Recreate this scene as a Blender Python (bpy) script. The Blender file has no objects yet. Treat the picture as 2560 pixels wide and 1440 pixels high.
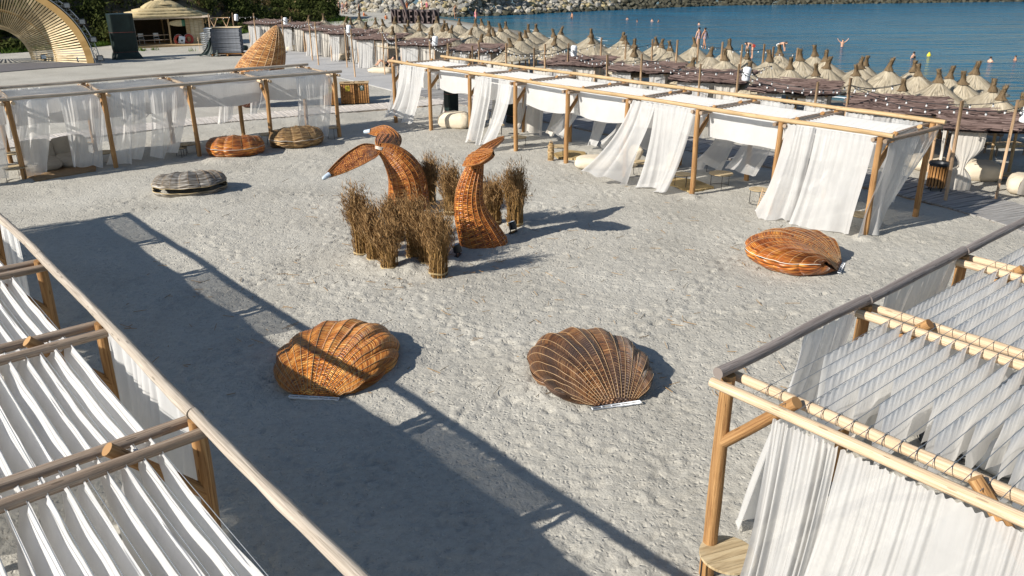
import bpy, math, random
import numpy as np
from mathutils import Matrix, Vector
R = math.radians
PI = math.pi
C = bpy.context.scene.collection
S = bpy.context.scene
random.seed(7)
rng = np.random.default_rng(7)

# ------------------------------------------------------------------ camera, sky, sun, exposure
CAM_H, PITCH, ROLL, FPX = 6.297, 0.378928, -0.00407, 2023.35
cd = bpy.data.cameras.new('camera'); cam = bpy.data.objects.new('camera', cd); C.objects.link(cam)
cd.sensor_width = 36.0; cd.lens = 36.0 * FPX / 2560.0; cd.clip_start = 0.1; cd.clip_end = 9000
cam.matrix_world = Matrix.Translation((0, 0, CAM_H)) @ Matrix.Rotation(PI / 2 - PITCH, 4, 'X') @ Matrix.Rotation(ROLL, 4, 'Z')
S.camera = cam
SUN_EL, SUN_FROM = R(31.5), R(180 + 29.5)          # the sun stands at this angle from +X, counter-clockwise
sdir = Vector((math.cos(SUN_FROM) * math.cos(SUN_EL), math.sin(SUN_FROM) * math.cos(SUN_EL), math.sin(SUN_EL)))
wd = bpy.data.worlds.new('World'); S.world = wd; wd.use_nodes = True
wn = wd.node_tree; bgn = wn.nodes['Background']; sky = wn.nodes.new('ShaderNodeTexSky')
sky.sky_type = 'NISHITA'; sky.sun_disc = False; sky.sun_elevation = SUN_EL
sky.sun_rotation = math.atan2(sdir.x, sdir.y); sky.air_density = 1.15; sky.dust_density = 0.35; sky.ozone_density = 2.2
wn.links.new(sky.outputs[0], bgn.inputs[0]); bgn.inputs[1].default_value = 0.068
sl = bpy.data.lights.new('sun', 'SUN'); sun = bpy.data.objects.new('sun', sl); C.objects.link(sun)
sl.energy = 4.9; sl.angle = R(0.55); sl.color = (1.0, 0.945, 0.855)
sun.matrix_world = sdir.to_track_quat('Z', 'Y').to_matrix().to_4x4()
S.view_settings.view_transform = 'Standard'; S.view_settings.look = 'None'
S.view_settings.exposure = 0.57; S.view_settings.gamma = 1.0
S.render.engine = 'CYCLES'
S.cycles.transparent_max_bounces = 24; S.cycles.max_bounces = 7; S.cycles.diffuse_bounces = 3; S.cycles.glossy_bounces = 2
S.cycles.transmission_bounces = 4; S.cycles.caustics_reflective = False; S.cycles.caustics_refractive = False
S.cycles.use_denoising = True

_c, _s = math.cos(PITCH), math.sin(PITCH)
_fw = np.array([0, _c, -_s]); _u0 = np.array([0, _s, _c]); _r0 = np.array([1.0, 0, 0])
_rt = math.cos(ROLL) * _r0 + math.sin(ROLL) * _u0; _up = -math.sin(ROLL) * _r0 + math.cos(ROLL) * _u0
def GY(px, py, y):
    """surveyed point: where the sight line meets the upright plane at depth y"""
    r = _fw * FPX + _rt * (px - 1280) - _up * (py - 720); t = y / r[1]
    return np.array([t * r[0], y, CAM_H + t * r[2]])
def G(px, py, z=0.0):
    """surveyed point: where the sight line of a photograph pixel meets the level z"""
    r = _fw * FPX + _rt * (px - 1280) - _up * (py - 720)
    t = (z - CAM_H) / r[2]
    return np.array([t * r[0], t * r[1], z])

# ------------------------------------------------------------------ mesh helpers
class MB:
    def __init__(s): s.v = []; s.f = []; s.uv = []; s.n = 0
    def add(s, v, f, uv=None):
        v = np.asarray(v, float).reshape(-1, 3)
        s.v.append(v); s.uv.append(np.zeros((len(v), 2)) if uv is None else np.asarray(uv, float).reshape(-1, 2))
        for a in (f if isinstance(f, list) else [f]):
            a = np.asarray(a, int)
            if len(a): s.f.append(a + s.n)
        s.n += len(v)
        return s
    def mesh(s, name, smooth=True):
        me = bpy.data.meshes.new(name)
        v = np.concatenate(s.v); uv = np.concatenate(s.uv)
        loops = np.concatenate([a.ravel() for a in s.f]); cnt = np.concatenate([np.full(len(a), a.shape[1]) for a in s.f])
        me.vertices.add(len(v)); me.vertices.foreach_set('co', v.ravel())
        me.loops.add(len(loops)); me.loops.foreach_set('vertex_index', loops)
        me.polygons.add(len(cnt)); me.polygons.foreach_set('loop_start', np.concatenate([[0], np.cumsum(cnt)[:-1]]))
        me.polygons.foreach_set('use_smooth', np.full(len(cnt), bool(smooth)))
        l = me.uv_layers.new(name='UVMap'); l.data.foreach_set('uv', uv[loops].ravel())
        me.update(calc_edges=True); me.validate()
        return me
    def build(s, name, mat, parent=None, smooth=True):
        return link(name, s.mesh(name, smooth), mat, parent)

def link(name, me, mat=None, parent=None):
    if mat is not None and not len(me.materials): me.materials.append(mat)
    o = bpy.data.objects.new(name, me); C.objects.link(o)
    if parent is not None: o.parent = parent
    return o
def tag(o, label, cat=None, group=None, kind=None):
    if label: o['label'] = label
    if cat: o['category'] = cat
    if group: o['group'] = group
    if kind: o['kind'] = kind
    return o
def thing(name, label, cat, loc=(0, 0, 0), rz=0.0, group=None):
    o = bpy.data.objects.new(name, None); C.objects.link(o); o.empty_display_size = 0.2
    o.location = loc; o.rotation_euler = (0, 0, rz)
    return tag(o, label, cat, group)
def clone(src, loc, rz=0.0, label=None, group=None, scale=None):
    kids = [(c, list(c.children)) for c in src.children]
    r = src.copy(); C.objects.link(r); r.location = loc; r.rotation_euler = (0, 0, rz)
    if label: r['label'] = label
    if group: r['group'] = group
    if scale: r.scale = (scale,) * 3 if not hasattr(scale, '__len__') else scale
    for c, gs in kids:
        k = c.copy(); C.objects.link(k); k.parent = r
        for g in gs:
            q = g.copy(); C.objects.link(q); q.parent = k
    return r
def grid_faces(nu, nv, closed_u=False):
    i = np.arange(nu - (0 if closed_u else 1)); j = np.arange(nv - 1)
    I, J = np.meshgrid(i, j, indexing='ij'); I = I.ravel(); J = J.ravel(); K = (I + 1) % nu
    return np.stack([I * nv + J, K * nv + J, K * nv + J + 1, I * nv + J + 1], 1)
def frame(d):
    d = np.asarray(d, float); d = d / np.linalg.norm(d)
    a = np.array([0, 0, 1.0]) if abs(d[2]) < 0.9 else np.array([1.0, 0, 0])
    x = np.cross(a, d); x /= np.linalg.norm(x)
    return d, x, np.cross(d, x)
def tube(mb, pts, rad, seg=8, caps=True, v0=0.0, squash=None):
    pts = np.asarray(pts, float); n = len(pts); rad = np.broadcast_to(np.asarray(rad, float), (n,))
    tan = np.gradient(pts, axis=0); _, x, y = frame(tan[0])
    a = np.arange(seg) * 2 * PI / seg; V = np.zeros((n, seg, 3)); L = 0; UV = np.zeros((n, seg, 2))
    for i in range(n):
        t = tan[i] / (np.linalg.norm(tan[i]) + 1e-9); x = x - t * (x @ t); x /= np.linalg.norm(x); y = np.cross(t, x)
        if i: L += np.linalg.norm(pts[i] - pts[i - 1])
        sq = 1 if squash is None else squash
        V[i] = pts[i] + rad[i] * (np.cos(a)[:, None] * x + sq * np.sin(a)[:, None] * y)
        UV[i, :, 0] = L + v0; UV[i, :, 1] = np.abs(a / PI - 1) * 0.5
    i, j = np.meshgrid(np.arange(n - 1), np.arange(seg), indexing='ij'); i = i.ravel(); j = j.ravel(); k = (j + 1) % seg
    F = [np.stack([i * seg + j, i * seg + k, (i + 1) * seg + k, (i + 1) * seg + j], 1)]
    mb.add(V.reshape(-1, 3), F, UV.reshape(-1, 2))
    if caps:
        mb.add(V[0], [np.arange(seg)[::-1][None, :]], np.tile([v0 + 9.3, 0.2], (seg, 1)))
        mb.add(V[-1], [np.arange(seg)[None, :]], np.tile([v0 + 9.7, 0.2], (seg, 1)))
    return mb
def log(mb, a, b, r, r2=None, seg=12, wob=0.012, seed=0):
    a = np.asarray(a, float); b = np.asarray(b, float); L = np.linalg.norm(b - a); n = max(3, int(L / 0.35) + 1)
    t = np.linspace(0, 1, n); g = np.random.default_rng(abs(int(seed)) + 11)
    _, x, y = frame(b - a)
    P = a + (b - a) * t[:, None]
    k = g.uniform(0, 6, 4); env = np.sin(PI * t) ** 0.5
    P = P + (np.sin(t * 5 + k[0]) * wob * env)[:, None] * x + (np.sin(t * 4 + k[1]) * wob * env)[:, None] * y
    rr = np.linspace(r, r2 if r2 else r, n) * (1 + 0.035 * np.sin(t * L * 7 + k[2]) + 0.02 * g.standard_normal(n))
    return tube(mb, P, rr, seg, v0=g.uniform(0, 40))
def box(mb, c, size, rz=0.0, M=None, uvs=1.0):
    sx, sy, sz = np.asarray(size, float) / 2
    v = np.array([[x, y, z] for x in (-sx, sx) for y in (-sy, sy) for z in (-sz, sz)])
    if M is not None: v = v @ np.asarray(M).T
    c_, s_ = math.cos(rz), math.sin(rz)
    v = np.stack([v[:, 0] * c_ - v[:, 1] * s_, v[:, 0] * s_ + v[:, 1] * c_, v[:, 2]], 1) + np.asarray(c, float)
    q = np.array([[0, 1, 3, 2], [4, 6, 7, 5], [0, 4, 5, 1], [2, 3, 7, 6], [0, 2, 6, 4], [1, 5, 7, 3]])
    e = np.array([sx, sy, sz]) * 2
    for a in q:
        p = v[a]; w = np.linalg.norm(p[1] - p[0]); h = np.linalg.norm(p[2] - p[1])
        uv = np.array([[0, 0], [w, 0], [w, h], [0, h]]) if w > h else np.array([[0, 0], [0, w], [h, w], [h, 0]])
        mb.add(p, [np.array([[0, 1, 2, 3]])], uv * uvs + (abs(c[0]) * 3.1 % 17))
    return mb
def bbox(mb, c, size, bev=0.01, rz=0.0):
    """box with chamfered long edges"""
    sx, sy, sz = np.asarray(size, float) / 2; b = bev
    prof = np.array([[-sy + b, -sz], [sy - b, -sz], [sy, -sz + b], [sy, sz - b], [sy - b, sz], [-sy + b, sz], [-sy, sz - b], [-sy, -sz + b]])
    c_, s_ = math.cos(rz), math.sin(rz); V = []
    for x in (-sx, sx):
        for y, z in prof: V.append([x * c_ - y * s_ + c[0], x * s_ + y * c_ + c[1], z + c[2]])
    per = np.cumsum([0] + [np.linalg.norm(prof[i] - prof[i - 1]) for i in range(1, 8)])
    uv = [[0, p] for p in per] + [[2 * sx, p] for p in per]
    F = np.array([[i, 8 + i, 8 + (i + 1) % 8, (i + 1) % 8] for i in range(8)])[:, ::-1]
    mb.add(V, [F, np.arange(8)[None, :], np.arange(8, 16)[::-1][None, :]], np.asarray(uv) + (abs(c[0] * 3.7 + c[1]) % 13))
    return mb
def lathe(mb, prof, seg=24, c=(0, 0, 0), jit=0.0, seed=0):
    prof = np.asarray(prof, float); n = len(prof); a = np.arange(seg + 1) * 2 * PI / seg; g = np.random.default_rng(seed)
    j = 1 + jit * g.standard_normal((seg + 1, n)); j[-1] = j[0]
    V = np.stack([prof[None, :, 0] * np.cos(a)[:, None] * j, prof[None, :, 0] * np.sin(a)[:, None] * j, np.broadcast_to(prof[None, :, 1], (seg + 1, n))], 2)
    L = np.concatenate([[0], np.cumsum(np.linalg.norm(np.diff(prof, axis=0), axis=1))])
    U = np.stack([np.broadcast_to((a / 2 / PI)[:, None], (seg + 1, n)), np.broadcast_to(L, (seg + 1, n))], 2)
    return mb.add(V.reshape(-1, 3) + np.asarray(c, float), [grid_faces(seg + 1, n)], U.reshape(-1, 2))
_tab = np.random.default_rng(3).uniform(-1, 1, 4096)
def vn(x, seed=0):
    """smooth 1-D value noise"""
    x = np.asarray(x, float); i = np.floor(x).astype(int); f = x - i; f = f * f * (3 - 2 * f)
    return _tab[(i + seed * 97) % 4096] * (1 - f) + _tab[(i + 1 + seed * 97) % 4096] * f
def vn2(x, y, seed=0):
    x = np.asarray(x, float); y = np.asarray(y, float); i = np.floor(x).astype(int); j = np.floor(y).astype(int)
    f = x - i; f = f * f * (3 - 2 * f); g = y - j; g = g * g * (3 - 2 * g)
    h = lambda a, b: _tab[(a * 131 + b * 1777 + seed * 97) % 4096]
    return (h(i, j) * (1 - f) + h(i + 1, j) * f) * (1 - g) + (h(i, j + 1) * (1 - f) + h(i + 1, j + 1) * f) * g
ORD = 'first second third fourth fifth sixth seventh eighth ninth tenth eleventh twelfth thirteenth fourteenth fifteenth sixteenth seventeenth eighteenth nineteenth twentieth'.split()
TENS = {20: 'twenty', 30: 'thirty', 40: 'forty'}
def nth(i):
    return ORD[i] if i < 20 else TENS[(i + 1) // 10 * 10] + '-' + ORD[(i + 1) % 10 - 1] if (i + 1) % 10 else {30: 'thirtieth', 40: 'fortieth'}[i + 1]

# ------------------------------------------------------------------ materials
class NT:
    def __init__(s, name):
        s.m = bpy.data.materials.new(name); s.m.use_nodes = True; s.t = s.m.node_tree; s.t.nodes.clear()
        s.out = s.t.nodes.new('ShaderNodeOutputMaterial')
    def n(s, typ, inp=None, **kw):
        o = s.t.nodes.new('ShaderNode' + typ)
        for k, v in kw.items(): setattr(o, k, v)
        for k, v in (inp or {}).items(): s.set(o.inputs[k], v)
        return o
    def set(s, sock, v):
        if isinstance(v, bpy.types.NodeSocket): s.t.links.new(v, sock)
        elif isinstance(v, bpy.types.Node): s.t.links.new(v.outputs[0], sock)
        else:
            if hasattr(v, '__len__') and len(v) == 3 and sock.type == 'RGBA': v = (*v, 1)
            sock.default_value = v
    def math(s, op, a, b=0.0, c=None):
        i = {0: a, 1: b}
        if c is not None: i[2] = c
        return s.n('Math', i, operation=op).outputs[0]
    def ramp(s, fac, stops):
        r = s.n('ValToRGB', {0: fac}); e = r.color_ramp.elements
        while len(e) < len(stops): e.new(0.5)
        for k, (p, c) in zip(e, stops): k.position = p; k.color = (*c, 1)
        return r.outputs[0]
    def mix(s, f, a, b, mode='MIX'):
        o = s.n('Mix', None, data_type='RGBA', blend_type=mode); s.set(o.inputs[0], f); s.set(o.inputs[6], a); s.set(o.inputs[7], b)
        return o.outputs[2]
    def coord(s, which='UV', scale=(1, 1, 1), loc=(0, 0, 0)):
        c = s.n('TexCoord').outputs[which]
        return s.n('Mapping', {'Vector': c, 'Scale': scale, 'Location': loc}).outputs[0]
    def noise(s, vec, scale=1.0, detail=3.0, rough=0.55, dist=0.0):
        return s.n('TexNoise', {'Vector': vec, 'Scale': scale, 'Detail': detail, 'Roughness': rough, 'Distortion': dist}).outputs[0]
    def bump(s, h, strength=0.4, dist=0.02, nrm=None):
        i = {'Height': h, 'Strength': strength, 'Distance': dist}
        if nrm is not None: i['Normal'] = nrm
        return s.n('Bump', i).outputs[0]
    def done(s, col, rough=0.6, spec=0.4, bump=None, metal=0.0, **extra):
        b = s.n('BsdfPrincipled'); s.set(b.inputs['Base Color'], col); s.set(b.inputs['Roughness'], rough)
        s.set(b.inputs['Specular IOR Level'], spec); b.inputs['Metallic'].default_value = metal
        for k, v in extra.items(): s.set(b.inputs[k.replace('_', ' ')], v)
        if bump is not None: s.set(b.inputs['Normal'], bump)
        s.t.links.new(b.outputs[0], s.out.inputs[0]); return s.m

def m_plain(name, col, rough=0.6, spec=0.4, var=0.15, scale=6.0, bump=0.15, metal=0.0):
    t = NT(name); c = t.coord('Object'); n = t.noise(c, scale, 4)
    lo = [x * (1 - var) for x in col]; hi = [min(1, x * (1 + var)) for x in col]
    return t.done(t.ramp(n, [(0.3, lo), (0.7, hi)]), rough, spec, t.bump(t.noise(c, scale * 5, 3), bump, 0.01), metal)
def m_wood(name, lo, mid, hi, rough=0.62, knots=1.0, gx=1.6, gy=22.0, spec=0.18):
    t = NT(name); uv = t.coord('UV', (gx, gy, 1)); rnd = t.n('ObjectInfo').outputs['Random']
    uv = t.n('VectorMath', {0: uv, 1: t.n('CombineXYZ', {0: t.math('MULTIPLY', rnd, 37.0), 1: t.math('MULTIPLY', rnd, 11.0)}).outputs[0]}, operation='ADD').outputs[0]
    g = t.noise(uv, 1.0, 5, 0.6, 0.6)
    col = t.ramp(g, [(0.33, [x * 0.8 for x in lo]), (0.5, mid), (0.68, hi)])
    lng = t.noise(t.coord('UV', (0.35, 9, 1)), 1.0, 3); col = t.mix(t.ramp(lng, [(0.42, (0, 0, 0)), (0.62, (0.5, 0.5, 0.5))]), col, [x * 0.75 for x in lo])
    patch = t.noise(t.coord('UV', (0.9, 5, 1)), 1.0, 2)
    col = t.mix(t.math('MULTIPLY', patch, 0.45), col, lo, 'MIX')
    kn = t.n('TexVoronoi', {'Vector': t.coord('UV', (2.6, 6.5, 1)), 'Scale': 1.0}).outputs['Distance']
    kf = t.math('LESS_THAN', kn, 0.13)
    col = t.mix(t.math('MULTIPLY', kf, 0.6 * knots), col, [x * 0.3 for x in lo])
    col = t.mix(t.math('MULTIPLY', t.math('SUBTRACT', rnd, 0.5), 0.25), col, (0.9, 0.85, 0.8), 'MULTIPLY')
    crack = t.noise(t.coord('UV', (0.7, 30, 1)), 1.0, 2, 0.5)
    ck = t.math('LESS_THAN', crack, 0.27)
    col = t.mix(t.math('MULTIPLY', ck, 0.5), col, [x * 0.25 for x in lo])
    return t.done(col, max(rough, 0.62), spec, t.bump(t.math('SUBTRACT', g, t.math('MULTIPLY', ck, 0.8)), 0.6, 0.02))
def m_cloth(name, col, opacity=1.0, trans=0.4, weave=900.0):
    t = NT(name); c = t.coord('UV')
    n = t.noise(c, 3.0, 3); k = t.ramp(n, [(0.25, [x * 0.9 for x in col]), (0.75, col)])
    nb = t.bump(t.noise(t.coord('UV', (26, 4, 1)), 1.0, 3), 0.25, 0.02)
    d = t.n('BsdfDiffuse', {'Color': k, 'Normal': nb}); tr = t.n('BsdfTranslucent', {'Color': k, 'Normal': nb})
    mx = t.n('MixShader', {0: trans, 1: d.outputs[0], 2: tr.outputs[0]})
    if opacity < 1:
        tp = t.n('BsdfTransparent', {'Color': (1, 1, 1)})
        op = t.math('ADD', opacity - 0.1, t.math('MULTIPLY', t.noise(t.coord('UV', (9, 1.5, 1)), 1.0, 3), 0.22))
        mx = t.n('MixShader', {0: op, 1: tp.outputs[0], 2: mx.outputs[0]})
    t.t.links.new(mx.outputs[0], t.out.inputs[0]); return t.m
def m_wicker(name, dark, mid, light, rows=84.0, stakes=22.0, rough=0.36, spec=0.5, patch=(0.5, 0.3), pcol=None):
    t = NT(name); uv = t.n('TexCoord').outputs['UV']; sp = t.n('SeparateXYZ', {0: uv}); u, v = sp.outputs[0], sp.outputs[1]
    wob = t.math('MULTIPLY', t.noise(t.coord('UV', (7, 3, 1)), 1.0, 2), 0.03)
    a = t.math('MULTIPLY', t.math('ADD', v, wob), rows); row = t.math('FLOOR', a); fr = t.math('FRACT', a)
    h = t.math('SINE', t.math('MULTIPLY', fr, PI))
    ph = t.math('SINE', t.math('ADD', t.math('MULTIPLY', u, stakes * PI), t.math('MULTIPLY', row, PI)))
    height = t.math('MULTIPLY', h, t.math('ADD', 0.62, t.math('MULTIPLY', ph, 0.38)))
    st = t.noise(t.n('CombineXYZ', {0: t.math('MULTIPLY', u, 9.0), 1: t.math('MULTIPLY', row, 3.7)}).outputs[0], 1.0, 2)
    st = t.math('MULTIPLY_ADD', st, 1.7, -0.35)
    big = t.noise(t.coord('UV', (4, 2.2, 1)), 1.0, 3)
    fac = t.math('ADD', t.math('ADD', t.math('MULTIPLY', st, 0.75), t.math('MULTIPLY', big, 0.35)), t.math('MULTIPLY', ph, 0.05))
    col = t.ramp(fac, [(0.36, dark), (0.55, mid), (0.76, light)])
    if pcol is not None:
        pm = t.ramp(t.noise(t.coord('UV', (2.4, 1.7, 1)), 1.0, 4), [(patch[0], (0, 0, 0)), (patch[0] + patch[1], (1, 1, 1))])
        col = t.mix(pm, col, t.mix(st, pcol, [x * 1.8 for x in pcol]))
    gap = t.math('LESS_THAN', h, 0.32)
    col = t.mix(t.math('MULTIPLY', gap, 0.45), col, [x * 0.25 for x in dark])
    return t.done(col, t.math('MULTIPLY_ADD', st, 0.3, rough - 0.1), spec, t.bump(height, 1.0, 0.03))
def m_straw(name, lo, mid, hi, fx=140.0, fy=3.0, rough=0.8):
    t = NT(name); g = t.noise(t.coord('UV', (fx, fy, 1)), 1.0, 4, 0.6); r = t.n('ObjectInfo').outputs['Random']
    col = t.ramp(g, [(0.28, lo), (0.5, mid), (0.72, hi)])
    big = t.noise(t.coord('Object', (1.6, 1.6, 1.6)), 1.0, 3)
    col = t.mix(t.math('MULTIPLY', big, 0.5), col, lo); col = t.mix(t.math('MULTIPLY', r, 0.35), col, [x * 0.8 for x in mid])
    return t.done(col, rough, 0.2, t.bump(g, 0.6, 0.03))

WOOD_POST = m_wood('wood_post_honey', (0.25, 0.125, 0.05), (0.44, 0.25, 0.105), (0.57, 0.36, 0.17), 0.5)
WOOD_PALE = m_wood('wood_beam_pale', (0.5, 0.36, 0.23), (0.68, 0.52, 0.35), (0.78, 0.63, 0.46), 0.55)
WOOD_SILVER = m_wood('wood_beam_silvered', (0.3, 0.25, 0.2), (0.48, 0.415, 0.345), (0.6, 0.535, 0.455), 0.65)
WOOD_GREY = m_wood('wood_beam_grey', (0.17, 0.14, 0.125), (0.29, 0.25, 0.23), (0.41, 0.36, 0.33), 0.6)
WOOD_TAN = m_wood('wood_beam_tan', (0.36, 0.24, 0.12), (0.55, 0.39, 0.22), (0.66, 0.5, 0.31), 0.6)
WOOD_XGREY = m_wood('wood_crossbeam_weathered', (0.21, 0.15, 0.105), (0.385, 0.295, 0.222), (0.54, 0.435, 0.34), 0.65)
WOOD_TOP = m_wood('wood_table_top', (0.34, 0.25, 0.14), (0.52, 0.41, 0.25), (0.62, 0.52, 0.34), 0.6, 0.3, 2.0, 16.0)
WOOD_DECK = m_wood('wood_deck_bleached', (0.42, 0.38, 0.34), (0.56, 0.52, 0.48), (0.66, 0.62, 0.57), 0.75, 0.3, 1.2, 14.0)
WOOD_DECKGREY = m_wood('wood_deck_grey', (0.22, 0.21, 0.2), (0.33, 0.32, 0.31), (0.43, 0.42, 0.4), 0.75, 0.3, 1.2, 14.0)
WOOD_POLE = m_wood('wood_pole_sawn', (0.38, 0.24, 0.14), (0.57, 0.39, 0.24), (0.68, 0.5, 0.33), 0.6)
WOOD_BIN = m_wood('wood_bin', (0.2, 0.09, 0.03), (0.34, 0.17, 0.06), (0.46, 0.25, 0.1), 0.55)
PLYWOOD = m_wood('plywood', (0.5, 0.39, 0.23), (0.63, 0.51, 0.33), (0.71, 0.6, 0.42), 0.6, 0.2, 1.0, 9.0)
PLY_DARK = m_wood('plywood_oiled', (0.33, 0.2, 0.07), (0.44, 0.28, 0.11), (0.53, 0.36, 0.16), 0.6, 0.2, 1.0, 9.0)
CLOTH_ROOF = m_cloth('cloth_roof_white', (0.82, 0.81, 0.795), 1.0, 0.48)
CLOTH_STRIP = m_cloth('cloth_strip_gauze', (0.9, 0.89, 0.87), 0.95, 0.6)
CLOTH = m_cloth('cloth_curtain_white', (0.72, 0.71, 0.695), 0.84, 0.4)
GAUZE = m_cloth('cloth_curtain_gauze', (0.92, 0.905, 0.88), 0.62, 0.52)
LINEN = m_cloth('cloth_linen', (0.7, 0.66, 0.6), 0.96, 0.35)
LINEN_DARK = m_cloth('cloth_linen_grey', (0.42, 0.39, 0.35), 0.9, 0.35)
CANVAS = m_plain('canvas_beanbag', (0.6, 0.52, 0.4), 0.85, 0.2, 0.08, 3.0, 0.3)
CANVAS_GREY = m_plain('canvas_taupe', (0.36, 0.32, 0.26), 0.85, 0.2, 0.1, 3.0, 0.3)
WICKER = m_wicker('wicker_copper', (0.27, 0.065, 0.009), (0.72, 0.245, 0.032), (0.95, 0.5, 0.14), rough=0.32)
WICKER_W = m_wicker('wicker_walnut', (0.085, 0.036, 0.016), (0.3, 0.12, 0.035), (0.56, 0.29, 0.11), patch=(0.36, 0.22), pcol=(0.075, 0.045, 0.032))
WICKER_R = m_wicker('wicker_red_willow', (0.15, 0.036, 0.008), (0.44, 0.125, 0.02), (0.7, 0.3, 0.06), 74.0, 26.0, 0.32)
WICKER_G = m_wicker('wicker_silvered', (0.1, 0.08, 0.06), (0.33, 0.29, 0.24), (0.62, 0.585, 0.535), rough=0.6, spec=0.3)
WICKER_T = m_wicker('wicker_tan', (0.11, 0.055, 0.02), (0.33, 0.19, 0.07), (0.52, 0.34, 0.16), rough=0.5)
WICKER_TAIL = m_wicker('wicker_tail', (0.17, 0.042, 0.009), (0.47, 0.14, 0.022), (0.76, 0.32, 0.065), 60.0, 20.0, 0.32)
WICKER_BIG = m_wicker('wicker_big_shell', (0.22, 0.075, 0.018), (0.47, 0.21, 0.06), (0.68, 0.39, 0.15), 80.0, 50.0, 0.42)
BASKET = m_wicker('basket_seagrass', (0.3, 0.18, 0.07), (0.52, 0.35, 0.16), (0.66, 0.5, 0.28), 18.0, 40.0, 0.6, 0.3)
RUG = m_wicker('rug_jute', (0.36, 0.24, 0.1), (0.5, 0.36, 0.17), (0.58, 0.45, 0.24), 60.0, 60.0, 0.85, 0.1)
ROD = m_plain('rod_pale_willow', (0.45, 0.3, 0.165), 0.4, 0.5, 0.25)
ROD_RED = m_plain('rod_red_willow', (0.4, 0.17, 0.05), 0.4, 0.5, 0.3)
BINDING = m_plain('binding_white', (0.72, 0.66, 0.58), 0.5, 0.4, 0.12)
BAR_WHITE = m_plain('bar_white_metal', (0.72, 0.74, 0.77), 0.4, 0.5, 0.06)
CAP_GREY = m_plain('cap_grey_tape', (0.42, 0.5, 0.58), 0.45, 0.5, 0.08)
STEEL_BLACK = m_plain('steel_black', (0.018, 0.018, 0.02), 0.4, 0.5, 0.2)
STEEL_WIRE = m_plain('wire_galvanised', (0.3, 0.32, 0.34), 0.4, 0.5, 0.1, metal=0.6)
PLASTIC_BLACK = m_plain('plastic_black', (0.015, 0.016, 0.018), 0.35, 0.5, 0.2)
PLASTIC_WHITE = m_plain('plastic_white', (0.8, 0.82, 0.85), 0.35, 0.5, 0.04)
GLASS_WHITE = m_plain('bulb_opal', (0.62, 0.62, 0.62), 0.2, 0.6, 0.03)
STRAW = m_straw('straw_thatch', (0.24, 0.195, 0.13), (0.51, 0.44, 0.325), (0.7, 0.63, 0.5), 64.0, 2.0)
STRAW_KNOT = m_straw('straw_topknot', (0.07, 0.045, 0.024), (0.165, 0.115, 0.064), (0.29, 0.215, 0.13), 40.0, 8.0)
STRAW_HUT = m_straw('straw_hut_roof', (0.28, 0.21, 0.11), (0.52, 0.42, 0.24), (0.64, 0.54, 0.34), 260.0, 6.0)
BRUSH = m_straw('brushwood', (0.035, 0.022, 0.019), (0.135, 0.09, 0.079), (0.32, 0.24, 0.215), 3.0, 30.0, 0.75)
REED = m_straw('reed_stalk', (0.13, 0.07, 0.022), (0.3, 0.175, 0.06), (0.46, 0.3, 0.125), 9.0, 2.0)
PLUME = m_straw('reed_plume', (0.15, 0.078, 0.03), (0.33, 0.2, 0.088), (0.54, 0.37, 0.19), 9.0, 4.0)
TWINE = m_plain('twine', (0.5, 0.38, 0.2), 0.7, 0.2)
TARP = m_plain('tarp_dark_green', (0.008, 0.019, 0.017), 0.5, 0.3, 0.25, 2.0, 0.6)
FOAM_GREY = m_plain('mattress_grey', (0.14, 0.15, 0.17), 0.8, 0.2, 0.12)
PAINT_WHITE = m_plain('paint_white', (0.74, 0.74, 0.72), 0.5, 0.4, 0.06)
PAINT_RED = m_plain('paint_red', (0.42, 0.05, 0.03), 0.4, 0.5)
RED_BROWN = m_plain('red_brown', (0.15, 0.04, 0.03), 0.45, 0.5)
PAINT_GREEN = m_plain('paint_green', (0.06, 0.2, 0.12), 0.4, 0.5)
PAINT_CREAM = m_plain('paint_cream', (0.6, 0.5, 0.3), 0.45, 0.5)
PAINT_YELLOW = m_plain('paint_yellow', (0.75, 0.6, 0.02), 0.4, 0.5)
PAINT_DARKGREEN = m_plain('sticker_dark_green', (0.03, 0.06, 0.045), 0.4, 0.5)
STICKER_YELLOW = m_plain('sticker_yellow', (0.42, 0.33, 0.03), 0.5, 0.4)
PAINT_TEAL = m_plain('paint_teal', (0.02, 0.3, 0.36), 0.4, 0.5)
PAINT_BLUE = m_plain('fabric_blue', (0.03, 0.22, 0.5), 0.7, 0.2)
SIGN_DARK = m_plain('sign_dark', (0.035, 0.026, 0.028), 0.5, 0.4)
SIGN_PURPLE = m_plain('sign_mauve', (0.13, 0.095, 0.09), 0.5, 0.4)
ROCKS = [m_plain('rock_limestone_' + k, c, 0.85, 0.2, 0.3, 1.3, 0.6) for k, c in (('cream', (0.29, 0.255, 0.19)), ('grey', (0.2, 0.195, 0.18)), ('yellow', (0.31, 0.255, 0.14)), ('white', (0.36, 0.335, 0.285)))]
ROCK_DARK = m_plain('rock_algae', (0.055, 0.052, 0.034), 0.7, 0.35, 0.5, 1.3, 0.6)
SKIN = [m_plain('skin_' + k, c, 0.5, 0.4, 0.06) for k, c in (('light', (0.58, 0.33, 0.22)), ('tan', (0.42, 0.21, 0.12)))]
HAIR = m_plain('hair_dark', (0.025, 0.016, 0.012), 0.5, 0.4)
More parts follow.
